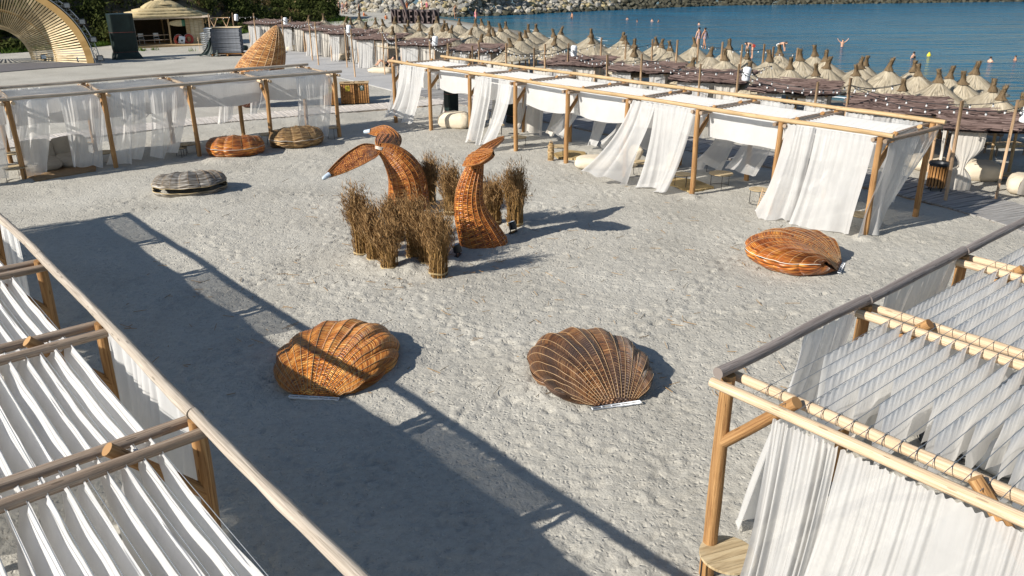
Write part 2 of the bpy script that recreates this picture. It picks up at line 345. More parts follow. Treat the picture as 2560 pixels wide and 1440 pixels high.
def m_sand():
    t = NT('sand'); c = t.coord('Object')
    n1 = t.noise(c, 0.35, 5, 0.6); n2 = t.noise(c, 9.0, 5, 0.65); n3 = t.noise(c, 70.0, 3, 0.6)
    f = t.math('ADD', t.math('MULTIPLY', n1, 0.45), t.math('ADD', t.math('MULTIPLY', n2, 0.35), t.math('MULTIPLY', n3, 0.2)))
    col = t.ramp(f, [(0.36, (0.318, 0.3, 0.26)), (0.52, (0.41, 0.39, 0.343)), (0.66, (0.487, 0.466, 0.414))])
    v = t.n('TexVoronoi', {'Vector': c, 'Scale': 17.0}); spot = t.math('LESS_THAN', v.outputs['Distance'], 0.14)
    pick = t.math('GREATER_THAN', t.n('SeparateColor', {0: v.outputs['Color']}).outputs[0], 0.8)
    col = t.mix(t.math('MULTIPLY', t.math('MULTIPLY', spot, pick), 0.5), col, (0.7, 0.68, 0.63))
    pick2 = t.math('LESS_THAN', t.n('SeparateColor', {0: v.outputs['Color']}).outputs[1], 0.14)
    col = t.mix(t.math('MULTIPLY', t.math('MULTIPLY', spot, pick2), 0.6), col, (0.12, 0.095, 0.07))
    wet = t.n('Attribute', attribute_name='wet').outputs['Fac']
    col = t.mix(wet, col, (0.17, 0.15, 0.12))
    wv = t.n('VectorMath', {0: c, 1: t.n('VectorMath', {0: t.n('TexNoise', {'Vector': c, 'Scale': 6.0, 'Detail': 2.0}).outputs['Color'], 'Scale': 0.16}, operation='SCALE').outputs[0]}, operation='ADD').outputs[0]
    vd = t.n('TexVoronoi', {'Vector': wv, 'Scale': 14.0, 'Randomness': 1.0}); on = t.math('GREATER_THAN', t.n('SeparateColor', {0: vd.outputs['Color']}).outputs[0], 0.38)
    pit = t.math('MULTIPLY', t.math('SUBTRACT', 1.0, t.n('MapRange', {0: vd.outputs['Distance'], 1: 0.06, 2: 0.46}).outputs[0]), on)
    hb = t.math('ADD', t.math('MULTIPLY', t.noise(c, 17.0, 7, 0.64), 1.0), t.math('MULTIPLY', t.noise(c, 6.0, 2), 0.45))
    return t.done(col, 0.95, 0.12, t.bump(t.math('SUBTRACT', hb, t.math('MULTIPLY', pit, 0.6)), 0.7, 0.034))
SAND = m_sand()
def m_sea():
    t = NT('sea_water'); c = t.coord('Object')
    a = t.noise(t.coord('Object', (0.3, 0.95, 1)), 1.0, 5, 0.6, 0.6); b = t.noise(t.coord('Object', (1.2, 3.6, 1)), 1.0, 3, 0.5)
    big = t.noise(c, 0.035, 3)
    sh = t.n('Attribute', attribute_name='shallow').outputs['Fac']
    col = t.ramp(big, [(0.35, (0.009, 0.086, 0.158)), (0.65, (0.014, 0.112, 0.198))])
    col = t.mix(sh, col, (0.06, 0.15, 0.16))
    sw = t.noise(t.coord('Object', (0.05, 0.22, 1)), 1.0, 3); h = t.math('ADD', t.math('ADD', a, t.math('MULTIPLY', b, 0.35)), t.math('MULTIPLY', sw, 4.0))
    return t.done(col, 0.16, 0.35, t.bump(h, 1.0, 0.9), IOR=1.33)
SEA = m_sea()
FOAM = m_plain('sea_foam', (0.75, 0.78, 0.78), 0.7, 0.3, 0.1)
def m_leaf(name, lo, hi):
    t = NT(name); r = t.noise(t.coord('Object'), 0.22, 3); n = t.noise(t.coord('Object'), 3.0, 2)
    f = t.math('ADD', t.math('MULTIPLY', r, 0.7), t.math('MULTIPLY', n, 0.3)); col = t.ramp(f, [(0.36, lo), (0.64, hi)])
    d = t.n('BsdfDiffuse', {'Color': col}); tr = t.n('BsdfTranslucent', {'Color': col}); mx = t.n('MixShader', {0: 0.25, 1: d.outputs[0], 2: tr.outputs[0]})
    t.t.links.new(mx.outputs[0], t.out.inputs[0]); return t.m
LEAF = m_leaf('foliage_scrub', (0.032, 0.045, 0.014), (0.085, 0.095, 0.03))
LEAF_DRY = m_leaf('foliage_dry', (0.085, 0.06, 0.028), (0.2, 0.145, 0.075))
LEAF_GRASS = m_leaf('foliage_grass', (0.06, 0.11, 0.02), (0.12, 0.19, 0.04))
EARTH = m_plain('earth_bank', (0.11, 0.085, 0.055), 0.95, 0.1, 0.4, 0.5, 0.5)
# ------------------------------------------------------------------ the setting
DV = np.array([0.6456, -0.7637]); NV = np.array([0.7637, 0.6456])     # along the shore / towards the water
SEA_Z = -0.25
SH_D = np.array([-140, -110, -89.7, -69.6, -50.2, -33.3, -23.5, 0, 60.0]); SH_N = np.array([80, 70, 65.8, 60, 47.9, 42.2, 40.0, 39.0, 38.0])
def shore(x, y): d = x * DV[0] + y * DV[1]; n = x * NV[0] + y * NV[1]; return np.interp(d, SH_D, SH_N) - n
def ground_z(x, y):
    s = shore(x, y)
    return np.where(s > 0, SEA_Z * np.clip(1 - s / 8.0, 0, 1) ** 1.5, SEA_Z + 0.06 * s).clip(-2.2, 1)
def make_sand():
    g = np.random.default_rng(5)
    xs = np.concatenate([-20 - np.cumsum(np.geomspace(0.12, 14, 42))[::-1], np.arange(-20, -12, 0.1), np.arange(-12, 12, 0.058), np.arange(12, 20, 0.1), 20 + np.cumsum(np.geomspace(0.12, 14, 42))])
    y = 2.5; ys = [-40, -20, -10, -4, 0, 1.5, 2.2]
    while y < 175: ys.append(y); y += max(0.05, 0.0029 * y if y < 50 else 0.0029 * y + (y - 50) * 0.012)
    ys = np.array(ys); X, Y = np.meshgrid(xs, ys, indexing='ij')
    Z = ground_z(X, Y)
    near = np.clip((80 - Y) / 30, 0, 1)
    Z += 0.03 * vn2(X * 0.35, Y * 0.35, 1) * near
    for k, (f, a) in enumerate(((1.3, 0.013), (2.9, 0.007), (6.1, 0.006), (9.5, 0.005))): Z += a * vn2(X * f, Y * f, 10 + k) * np.clip((55 - Y) / 15, 0, 1)
    N = 27000
    yy = 4.0 + 50.0 * g.random(N) ** 1.5; half = 3.5 + yy * 0.62; xx = g.uniform(-1, 1, N) * np.minimum(half, 20)
    th = g.uniform(0, PI, N); dep = g.uniform(0.005, 0.02, N) * np.where(g.random(N) < 0.15, 1.6, 0.9); la = g.uniform(0.055, 0.13, N); lb = g.uniform(0.03, 0.056, N)
    tr = []                                                       # trails of single walkers crossing the square
    for a_, b_ in (((-9, 13), (4, 24)), ((-6, 24), (1, 9)), ((-2, 9), (6, 19)), ((-11, 26), (2, 27)), ((0, 14), (7, 14.5)), ((-7, 15), (-2, 24)), ((3, 10), (-8, 20)), ((-3, 30), (4, 17)), ((-12, 22), (-4, 30)), ((1, 25), (8, 17)), ((-5, 12), (5, 15)), ((2, 20), (-10, 24))):
        a_ = np.array(a_, float); b_ = np.array(b_, float); L = np.linalg.norm(b_ - a_); d_ = (b_ - a_) / L; n_ = np.array([-d_[1], d_[0]]); w_ = g.uniform(0, 6)
        for k in range(int(L / 0.36)): q = a_ + d_ * k * 0.36 + n_ * (0.1 * (-1) ** k + 0.5 * math.sin(k * 0.12 + w_)); tr.append((q[0], q[1], math.atan2(d_[1], d_[0]) + g.normal(0, 0.15)))
    tr = np.array(tr); k = len(tr); xx[:k] = tr[:, 0]; yy[:k] = tr[:, 1]; th[:k] = tr[:, 2]; dep[:k] = g.uniform(0.026, 0.042, k); la[:k] = 0.125; lb[:k] = 0.05
    for px, r_, h_ in [((870, 905), 1.25, 0.05), ((1465, 930), 1.2, 0.05), ((1990, 650), 1.1, 0.05), ((590, 392), 1.1, 0.05), ((760, 365), 1.1, 0.05), ((495, 480), 1.1, 0.05), ((1022, 528), 0.75, 0.06), ((1212, 612), 0.75, 0.06), ((990, 655), 0.9, 0.07), ((1085, 670), 0.6, 0.07), ((1290, 568), 0.4, 0.06), ((1417, 407), 0.22, 0.05), ((1558, 445), 0.22, 0.05), ((1729, 494), 0.22, 0.05), ((2161, 598), 0.24, 0.05), ((1290, 375), 0.22, 0.05), ((1080, 319), 0.22, 0.05), ((65, 454), 0.22, 0.05), ((290, 421), 0.22, 0.05), ((497, 391), 0.22, 0.05), ((684, 367), 0.22, 0.05), ((851, 346), 0.22, 0.05)]:
        c_ = G(*px); i0, i1 = np.searchsorted(xs, (c_[0] - 2.2, c_[0] + 2.2)); j0, j1 = np.searchsorted(ys, (c_[1] - 2.2, c_[1] + 2.2)); q = np.hypot(xs[i0:i1, None] - c_[0], ys[None, j0:j1] - c_[1]) / r_
        Z[i0:i1, j0:j1] += h_ * np.exp(-np.clip(q - 0.75, 0, None) ** 2 * 9) * (1 + 0.5 * vn2(X[i0:i1, j0:j1] * 3, Y[i0:i1, j0:j1] * 3, 5))
    for i in range(N):
        r = 0.34
        i0, i1 = np.searchsorted(xs, (xx[i] - r, xx[i] + r)); j0, j1 = np.searchsorted(ys, (yy[i] - r, yy[i] + r))
        if i1 - i0 < 2 or j1 - j0 < 2: continue
        dx = xs[i0:i1, None] - xx[i]; dy = ys[None, j0:j1] - yy[i]; c, s = math.cos(th[i]), math.sin(th[i])
        q = ((dx * c + dy * s) / la[i]) ** 2 + ((-dx * s + dy * c) / lb[i]) ** 2
        Z[i0:i1, j0:j1] += dep[i] * (-np.exp(-q * 0.9) + 0.42 * np.exp(-(np.sqrt(q) - 1.75) ** 2 * 2.2))
    mb = MB(); mb.add(np.stack([X, Y, Z], 2).reshape(-1, 3), [grid_faces(len(xs), len(ys))], np.stack([X, Y], 2).reshape(-1, 2))
    o = mb.build('sand', SAND); tag(o, None, kind='structure')
    w = np.clip(1 - shore(X, Y) / 3.5, 0, 1).ravel()
    at = o.data.attributes.new('wet', 'FLOAT', 'POINT'); at.data.foreach_set('value', w.astype(np.float32))
make_sand()

def make_sea():
    d = np.concatenate([np.linspace(-260, 120, 70)]); off = np.array([-6, 0, 1, 2.5, 5, 9, 15, 25, 45, 90, 200, 600, 2000, 6000.0])
    D, O = np.meshgrid(d, off, indexing='ij'); Nn = np.interp(D, SH_D, SH_N) + O
    sp = 1 + np.clip(O - 45, 0, None) * 0.02; D2 = -40 + (D + 40) * sp
    X = D2 * DV[0] + Nn * NV[0]; Y = D2 * DV[1] + Nn * NV[1]
    mb = MB(); mb.add(np.stack([X, Y, np.full_like(X, SEA_Z)], 2).reshape(-1, 3), [grid_faces(len(d), len(off))[:, ::-1]])
    o = mb.build('sea', SEA); tag(o, None, kind='structure')
    at = o.data.attributes.new('shallow', 'FLOAT', 'POINT'); at.data.foreach_set('value', (np.clip(1 - O / 12, 0, 1) ** 1.5 * 0.6).ravel().astype(np.float32))
    g = np.random.default_rng(2); mb = MB()                       # thin lines of foam where small waves break
    for d0, d1, o0 in ((-62, -56, 2.0), (-53, -47, 3.0), (-44, -41, 2.6), (-70, -66, 1.5), (-36, -30, 1.2), (-26, -19, 1.4), (-58, -54, 7)):
        t = np.linspace(0, 1, 26); D = d0 + (d1 - d0) * t; Nn = np.interp(D, SH_D, SH_N) + o0 + 0.5 * vn(t * 5, int(d0) % 40)
        w = 0.2 * np.sin(PI * t) * (0.6 + 0.6 * vn(t * 9, 3)).clip(0.05)
        for sgn in (0,):
            a = np.stack([D * DV[0] + (Nn - w) * NV[0], D * DV[1] + (Nn - w) * NV[1], np.full(26, SEA_Z + 0.02)], 1)
            b = np.stack([D * DV[0] + (Nn + w) * NV[0], D * DV[1] + (Nn + w) * NV[1], np.full(26, SEA_Z + 0.03)], 1)
            mb.add(np.stack([a, b], 1).reshape(-1, 3), [grid_faces(26, 2)])
    tag(mb.build('sea_foam', FOAM), 'thin white lines of foam along the shore', 'foam', kind='stuff')
make_sea()

# the scrub-covered bank behind the stage and the hut
BL = np.array([(-62, 47), (-46, 58.5), (-40.5, 66), (-35.5, 72), (-34, 77), (-27.5, 85.5), (-26.5, 99), (-20.5, 107), (-24, 118)], float)
BLH = np.array([7.5, 7.5, 7.0, 6.6, 6.2, 4.2, 2.3, 1.3, 0.8])
def bank_at(s, t):
    """s: 0..8 along the foot line, t: metres up the slope"""
    s = np.asarray(s, float); i = np.clip(np.floor(s).astype(int), 0, len(BL) - 2); f = s - i
    p = BL[i] * (1 - f)[..., None] + BL[i + 1] * f[..., None]; h = BLH[i] * (1 - f) + BLH[i + 1] * f
    dr = np.array([-0.86, 0.51]); q = p + dr * np.asarray(t)[..., None]
    k = np.clip(np.asarray(t) / (h * 1.9 + 0.5), 0, 1); z = h * (k * k * (3 - 2 * k)) * (1 + 0.18 * vn2(q[..., 0] * 0.3, q[..., 1] * 0.3, 8)) - 0.15
    return np.concatenate([q, z[..., None]], -1)
def make_bank():
    s = np.linspace(0, len(BL) - 1.001, 90); t = np.concatenate([np.linspace(0, 18, 36), [24, 34, 60]])
    P = bank_at(*np.meshgrid(s, t, indexing='ij')); mb = MB(); mb.add(P.reshape(-1, 3), [grid_faces(90, 39)])
    tag(mb.build('hill', EARTH), None, kind='structure')
    g = np.random.default_rng(9)
    def clumps(n, srange, trange, size, leaf, nl, flat=0.8):
        V = []; 
        ss = g.uniform(*srange, n); tt = g.uniform(0, 1, n) ** 1.3 * (trange[1] - trange[0]) + trange[0]; P = bank_at(ss, tt)
        for k in range(n):
            r = g.uniform(*size); m = int(nl * g.uniform(0.7, 1.3)); d = g.standard_normal((m, 3)); d /= np.linalg.norm(d, axis=1)[:, None]
            c = P[k] + d * (r * (0.5 + 0.55 * g.random(m) ** 0.5))[:, None] * np.array([1, 1, flat]) + np.array([0, 0, r * 0.45])
            a = g.standard_normal((m, 3)); a /= np.linalg.norm(a, axis=1)[:, None]; b = np.cross(a, d + 0.6 * g.standard_normal((m, 3))); b /= np.linalg.norm(b, axis=1)[:, None] + 1e-6
            L = leaf * g.uniform(0.6, 1.5, m)[:, None]
            V.append(np.stack([c - a * L, c + b * L * 0.42, c + a * L, c - b * L * 0.42], 1).reshape(-1, 3))
        V = np.concatenate(V); mb = MB(); mb.add(V, [np.arange(len(V)).reshape(-1, 4)]); return mb
    tag(clumps(330, (0.3, 7.0), (0.5, 14), (0.55, 1.5), 0.17, 230).build('scrub', LEAF, smooth=False), 'dense dark green scrub covering the bank', 'scrub', kind='stuff')
    tag(clumps(90, (0.3, 6.5), (0.8, 13), (0.4, 1.1), 0.15, 150).build('dry_brush', LEAF_DRY, smooth=False), 'dry brown brush among the bank scrub', 'brush', kind='stuff')
    mb = MB()                                                     # grass along the foot of the bank
    n = 15000; ss = g.uniform(0.4, 7.8, n); tt = np.abs(g.standard_normal(n)) * 1.0 - 0.35; patch = vn(ss * 3.2, 4)
    keep = patch > g.uniform(-0.5, 0.5, n); P = bank_at(ss[keep], tt[keep]); m = len(P); P[:, 2] = np.maximum(P[:, 2], 0)
    a = g.uniform(0, 2 * PI, m); h = g.uniform(0.15, 0.5, m); w = np.stack([np.cos(a), np.sin(a), 0 * a], 1) * 0.035
    tip = P + np.stack([g.normal(0, 0.1, m), g.normal(0, 0.1, m), h], 1)
    mb.add(np.stack([P - w, P + w, tip], 1).reshape(-1, 3), [np.arange(m * 3).reshape(-1, 3)])
    tag(mb.build('grass', LEAF_GRASS, smooth=False), 'bright green grass along the foot of the bank', 'grass', kind='stuff')
    mb = MB()
    for px, py, k in ((353, 127, 60), (385, 125, 26), (480, 128, 14), (900, 52, 160), (760, 55, 160), (830, 58, 120)):
        c = G(px, py); 
        for i in range(k):
            p = c + np.array([*g.normal(0, 0.22 if k < 100 else 1.2, 2), 0]); a = g.uniform(0, 6.28); w = np.array([math.cos(a), math.sin(a), 0]) * 0.03
            mb.add([p - w, p + w, p + np.array([*g.normal(0, 0.08, 2), g.uniform(0.12, 0.38)])], [np.array([[0, 1, 2]])])
    tag(mb.build('weeds', LEAF_GRASS, smooth=False), 'weed tufts sprouting from the sand before the hut and shack', 'weeds', kind='stuff')
make_bank()

def ico(seed, sub=1, rough=0.25, flat=(1, 0.85, 0.7)):
    import bmesh
    bm = bmesh.new(); bmesh.ops.create_icosphere(bm, subdivisions=sub, radius=1.0); g = np.random.default_rng(seed)
    v = np.array([x.co[:] for x in bm.verts]); f = np.array([[x.index for x in p.verts] for p in bm.faces]); bm.free()
    for k in range(5):                                            # knock flat facets off the ball
        d = g.standard_normal(3); d /= np.linalg.norm(d); c = g.uniform(0.62, 0.85); e = np.maximum(v @ d - c, 0); v = v - e[:, None] * d
    v = v * (1 + rough * 0.35 * g.standard_normal((len(v), 1))) * np.array(flat)
    return v, f
def make_breakwater():
    g = np.random.default_rng(21)
    line = np.array([(-75, 152), (-44, 146), (-27.4, 131), (-16.4, 126.4), (-8.1, 117.5), (1.3, 122.9), (13.9, 133.5), (36, 148.5), (83, 157.5), (130, 164)], float)
    seg = np.linalg.norm(np.diff(line, axis=0), axis=1); cum = np.concatenate([[0], np.cumsum(seg)])
    root = thing('breakwater', 'long mound of pale boulders closing the bay', 'breakwater', (-8, 125, 0)); base = np.array([-8, 125, 0.0])
    vars_ = [ico(40 + k) for k in range(5)]; vars0 = [ico(60 + k) for k in range(5)]; recs = []
    for row in range(17):
        s = g.uniform(0, 1)
        while s < cum[-1]:
            i = np.searchsorted(cum, s) - 1; i = max(0, min(i, len(line) - 2)); t = (s - cum[i]) / seg[i]; p = line[i] * (1 - t) + line[i + 1] * t
            dr = (line[i + 1] - line[i]) / seg[i]; nrm = np.array([-dr[1], dr[0]])
            size = g.uniform(0.3, 0.8) if row else g.uniform(0.4, 0.85)
            q = p + nrm * (row * 0.72 + g.uniform(-0.3, 0.3)); z = -0.35 + min(row * 0.34, 3.2) + g.uniform(-0.15, 0.2)
            dark = (q[0] > 16 + g.uniform(-4, 4)) or (z < 0.05 and q[0] > -12)
            recs.append((q[0], q[1], z, size, g.uniform(0, 6.28), g.uniform(-0.5, 0.5), 4 if dark else int(g.choice([0, 0, 1, 1, 2, 3, 3])), int(g.integers(5))))
            s += size * g.uniform(1.0, 1.55)
    # loose stones on the beach before the mound
    for k in range(46):
        c = G(g.uniform(770, 900), g.uniform(26, 37)); recs.append((c[0], c[1], 0.05, g.uniform(0.2, 0.5), g.uniform(0, 6), 0, int(g.choice([0, 1, 3])), int(g.integers(5))))
    def vis(r):
        P = np.array(r[:3]) - np.array([0, 0, CAM_H]); d = P @ _fw; x = 1280 + FPX * (P @ _rt) / d; y = 720 - FPX * (P @ _up) / d
        return 740 < x < 2560 and -4 < y
    inv = sorted([r for r in recs if vis(r)], key=lambda r: -r[3] / math.hypot(r[0], r[1])); one = set(id(r) for r in inv[:300])
    cache = {}; piles = [MB() for _ in range(5)]
    for r in recs:
        m = ROCKS[r[6]] if r[6] < 4 else ROCK_DARK
        if id(r) in one:
            key = (r[7], r[6])
            if key not in cache:
                b = MB(); b.add(vars_[r[7]][0], [vars_[r[7]][1]]); cache[key] = b.mesh('rock', smooth=False); cache[key].materials.append(m)
            o = link('rock', cache[key], None, root); o.location = np.array(r[:3]) - base; o.rotation_euler = (r[5], r[5] * 0.7, r[4]); o.scale = (r[3],) * 3
        else:
            v, f = vars0[r[7]]; c, s_ = math.cos(r[4]), math.sin(r[4]); v = np.stack([v[:, 0] * c - v[:, 1] * s_, v[:, 0] * s_ + v[:, 1] * c, v[:, 2]], 1) * r[3]
            piles[r[6]].add(v + np.array(r[:3]) - base, [f])
    for k, p in enumerate(piles):
        if p.n: tag(p.build('rock_pile', ROCKS[k] if k < 4 else ROCK_DARK, root, smooth=False), None, kind='stuff')
make_breakwater()

def boardwalk(label, pts, width, mat, pitch=0.145, z=0.045):
    pts = np.asarray(pts, float); seg = np.linalg.norm(np.diff(pts, axis=0), axis=1); cum = np.concatenate([[0], np.cumsum(seg)])
    root = bpy.data.objects.new('boardwalk', None); C.objects.link(root); tag(root, label, None, kind='structure')
    meshes = []
    for k in range(4):
        b = MB(); bbox(b, (0, 0, 0), (width * (1, 0.985, 1.01, 0.995)[k], pitch - 0.012, 0.04), 0.006); meshes.append(b.mesh('plank', False)); meshes[-1].materials.append(mat)
    # UV offset differs per plank through the object's own random number
    s = pitch / 2; g = np.random.default_rng(int(abs(pts[0][0]) * 10))
    while s < cum[-1]:
        x = np.interp(s, cum, pts[:, 0]); y = np.interp(s, cum, pts[:, 1]); e = 0.5
        dx = np.interp(s + e, cum, pts[:, 0]) - np.interp(s - e, cum, pts[:, 0]); dy = np.interp(s + e, cum, pts[:, 1]) - np.interp(s - e, cum, pts[:, 1])
        o = link('plank', meshes[g.integers(4)], None, root); o.location = (x + g.normal(0, 0.012), y + g.normal(0, 0.012), z + g.normal(0, 0.004))
        o.rotation_euler = (0, 0, math.atan2(dy, dx) + PI / 2 + g.normal(0, 0.006)); s += pitch
    for sd in (-1, 1):                                            # bearers under the plank ends
        b = MB()
        for i in range(len(pts) - 1):
            d = (pts[i + 1] - pts[i]) / seg[i]; n = np.array([-d[1], d[0]]) * sd * (width / 2 - 0.06); m = (pts[i] + pts[i + 1]) / 2 + n
            bbox(b, (*m, z - 0.055), (seg[i], 0.09, 0.07), 0.008, math.atan2(d[1], d[0]))
        b.build('bearer', WOOD_XGREY, root)
DN = lambda d, n: (d * DV[0] + n * NV[0], d * DV[1] + n * NV[1])
boardwalk('bleached plank boardwalk behind the pergola with sheer curtains', [(-21.5, 28.6), (-17.2, 32.7), (-14.0, 35.3), (-9.3, 37.9), (-4.6, 40.2), (-1.2, 41.9)], 1.7, WOOD_DECK, 0.15)
boardwalk('grey plank boardwalk between the long pergola and the cabanas', [DN(-37, 24.9), DN(-30, 24.9), DN(-22, 24.75), DN(-12, 24.7), DN(-9, 24.3), DN(-7, 23.7), DN(-4.5, 22.6)], 2.1, WOOD_DECKGREY, 0.15)
_b = MB(); _q = [DN(-37.2, 23.9), DN(-37.2, 27.2), DN(-66, 31.2), DN(-66, 26.2)]
_b.add([(x, y, 0.05) for x, y in _q] + [(x, y, -0.1) for x, y in _q], [np.array([[0, 3, 2, 1], [0, 1, 5, 4], [1, 2, 6, 5], [2, 3, 7, 6], [3, 0, 4, 7]])])
tag(_b.build('path', m_plain('path_concrete', (0.37, 0.365, 0.36), 0.85, 0.2, 0.1, 0.8, 0.25), smooth=False), None, kind='structure')
# ------------------------------------------------------------------ pergolas
WIND = np.array([-0.93, -0.36])
def curtain(p0, p1, drop=2.35, wind=(0, 0), a0=0.05, a1=0.35, narrow=0.1, folds=7, amp=0.05, seed=0, nu=64, nv=22, tie=None):
    """hanging cloth: gathered on the line p0-p1, swept by the wind towards `wind`, bottom edge uneven"""
    p0 = np.asarray(p0, float); p1 = np.asarray(p1, float); e = p1 - p0; W = np.linalg.norm(e[:2])
    s = np.linspace(0, 1, nu); t = np.linspace(0, 1, nv); Sg, T = np.meshgrid(s, t, indexing='ij')
    wv = np.asarray(wind, float); wv = wv / (np.linalg.norm(wv) + 1e-9); m = np.array([-e[1], e[0]]) / (W + 1e-9)
    ang = (a0 + (a1 - a0) * T) * (0.8 + 0.45 * vn(Sg * 2.6, seed)) + 0.16 * T * vn2(Sg * 3, T * 2.2, seed + 5)
    st = drop * (1 + 0.05 * vn(Sg * 4, seed + 2)) / (nv - 1); dz = np.cumsum(-np.cos(ang) * st, 1); dh = np.cumsum(np.sin(ang) * st, 1)
    dz -= dz[:, :1]; dh -= dh[:, :1]
    q = narrow * T
    if tie is not None:                                           # gathered with a cord part way down
        q = narrow * np.exp(-((T - tie) / 0.16) ** 2) + 0.25 * narrow * (T > tie)
    sp = 0.5 + (Sg - 0.5) * (1 - q)
    sw = Sg + 0.16 * vn(Sg * 2.7 + 3, seed + 1) + 0.03 * vn(Sg * 9, seed + 4) + 0.02 * T * vn(Sg * 5, seed + 6)       # folds bunch together and spread apart
    am = np.clip(0.8 + 0.8 * vn(Sg * 3.7 + 9, seed + 8), 0.3, 1.6)
    fo = amp * am * (0.25 + 0.75 * T ** 0.6) * (np.sin(2 * PI * folds * sw) + 0.4 * np.sin(4.7 * PI * folds * sw + seed) * (1 - 0.6 * T)) + 0.13 * T * vn2(Sg * 1.9 + 2, T * 1.6, seed + 11) + 0.012 * np.sin(2 * PI * folds * 3.3 * sw + 2 * vn(Sg * 6, seed)) * (1 - T) ** 1.5
    fo *= np.clip(1 - 0.55 * np.abs(np.sin(ang)) , 0.3, 1)
    X = p0[0] + e[0] * sp + wv[0] * dh + m[0] * fo; Y = p0[1] + e[1] * sp + wv[1] * dh + m[1] * fo
    Z = p0[2] + e[2] * sp + dz + 0.012 * np.sin(2 * PI * folds * 2.2 * Sg) * (T < 0.05)
    Z = np.where(Z < 0.03, 0.03 + 0.02 * (1 + np.sin(9 * Sg + seed)), Z)
    mb = MB(); mb.add(np.stack([X, Y, Z], 2).reshape(-1, 3), [grid_faces(nu, nv)], np.stack([Sg * W, T * drop], 2).reshape(-1, 2)); return mb
def strip(x0, x1, y, z, dm, de, lean, bil, seed, ruffle=0.0, nu=26, nv=7, sg=0.014):
    """one length of cloth hung along a roof wire"""
    s = np.linspace(0, 1, nu); t = np.linspace(0, 1, nv); Sg, T = np.meshgrid(s, t, indexing='ij')
    dr = de + (dm - de) * np.sin(PI * Sg) ** 0.55; dr = dr * (1 + 0.1 * vn(Sg * 3, seed))
    yy = y + lean * T * dr + bil * np.sin(PI * Sg) * T ** 1.4 + 0.012 * T * np.sin(Sg * 17 + (seed * 7919 % 628) / 100) + 0.03 * T * vn2(Sg * 4, T * 2, seed) + 0.006 * vn(Sg * 7, seed + 3)
    zz = z - dr * T * (1 - 0.18 * abs(bil)) - sg * np.sin(PI * Sg)
    if ruffle:
        f = np.exp(-T * 7); L = (x1 - x0) * Sg
        yy = yy + ruffle * f * np.sin(L * 47 + 2 * vn(L * 3, seed)) + 1.2 * ruffle * np.sin(L * (8 + seed * 31 % 7) + (seed * 7919 % 628) / 100 + 3 * vn(L * 2, seed)) * T; zz = zz + ruffle * 0.6 * f * np.cos(L * 47 + 2 * vn(L * 3, seed))
    xx = x0 + (x1 - x0) * Sg - (0.1 * T * (1 if ruffle else 0.2) * dr)
    mb = MB(); mb.add(np.stack([xx, yy, zz], 2).reshape(-1, 3), [grid_faces(nu, nv)], np.stack([Sg * (x1 - x0), T * dr], 2).reshape(-1, 2))
    if not ruffle:                                                # the hem folded back over the wire
        h = 0.017 + 0.012 * vn(s * 6, seed + 2); mb.add(np.stack([np.stack([xx[:, 0], yy[:, 0], zz[:, 0]], 1), np.stack([xx[:, 0], yy[:, 0] + h, zz[:, 0] - 0.35 * h], 1)], 1).reshape(-1, 3), [grid_faces(nu, 2)[:, ::-1]], np.stack([np.stack([s, 0 * s], 1)] * 2, 1).reshape(-1, 2))
    return mb
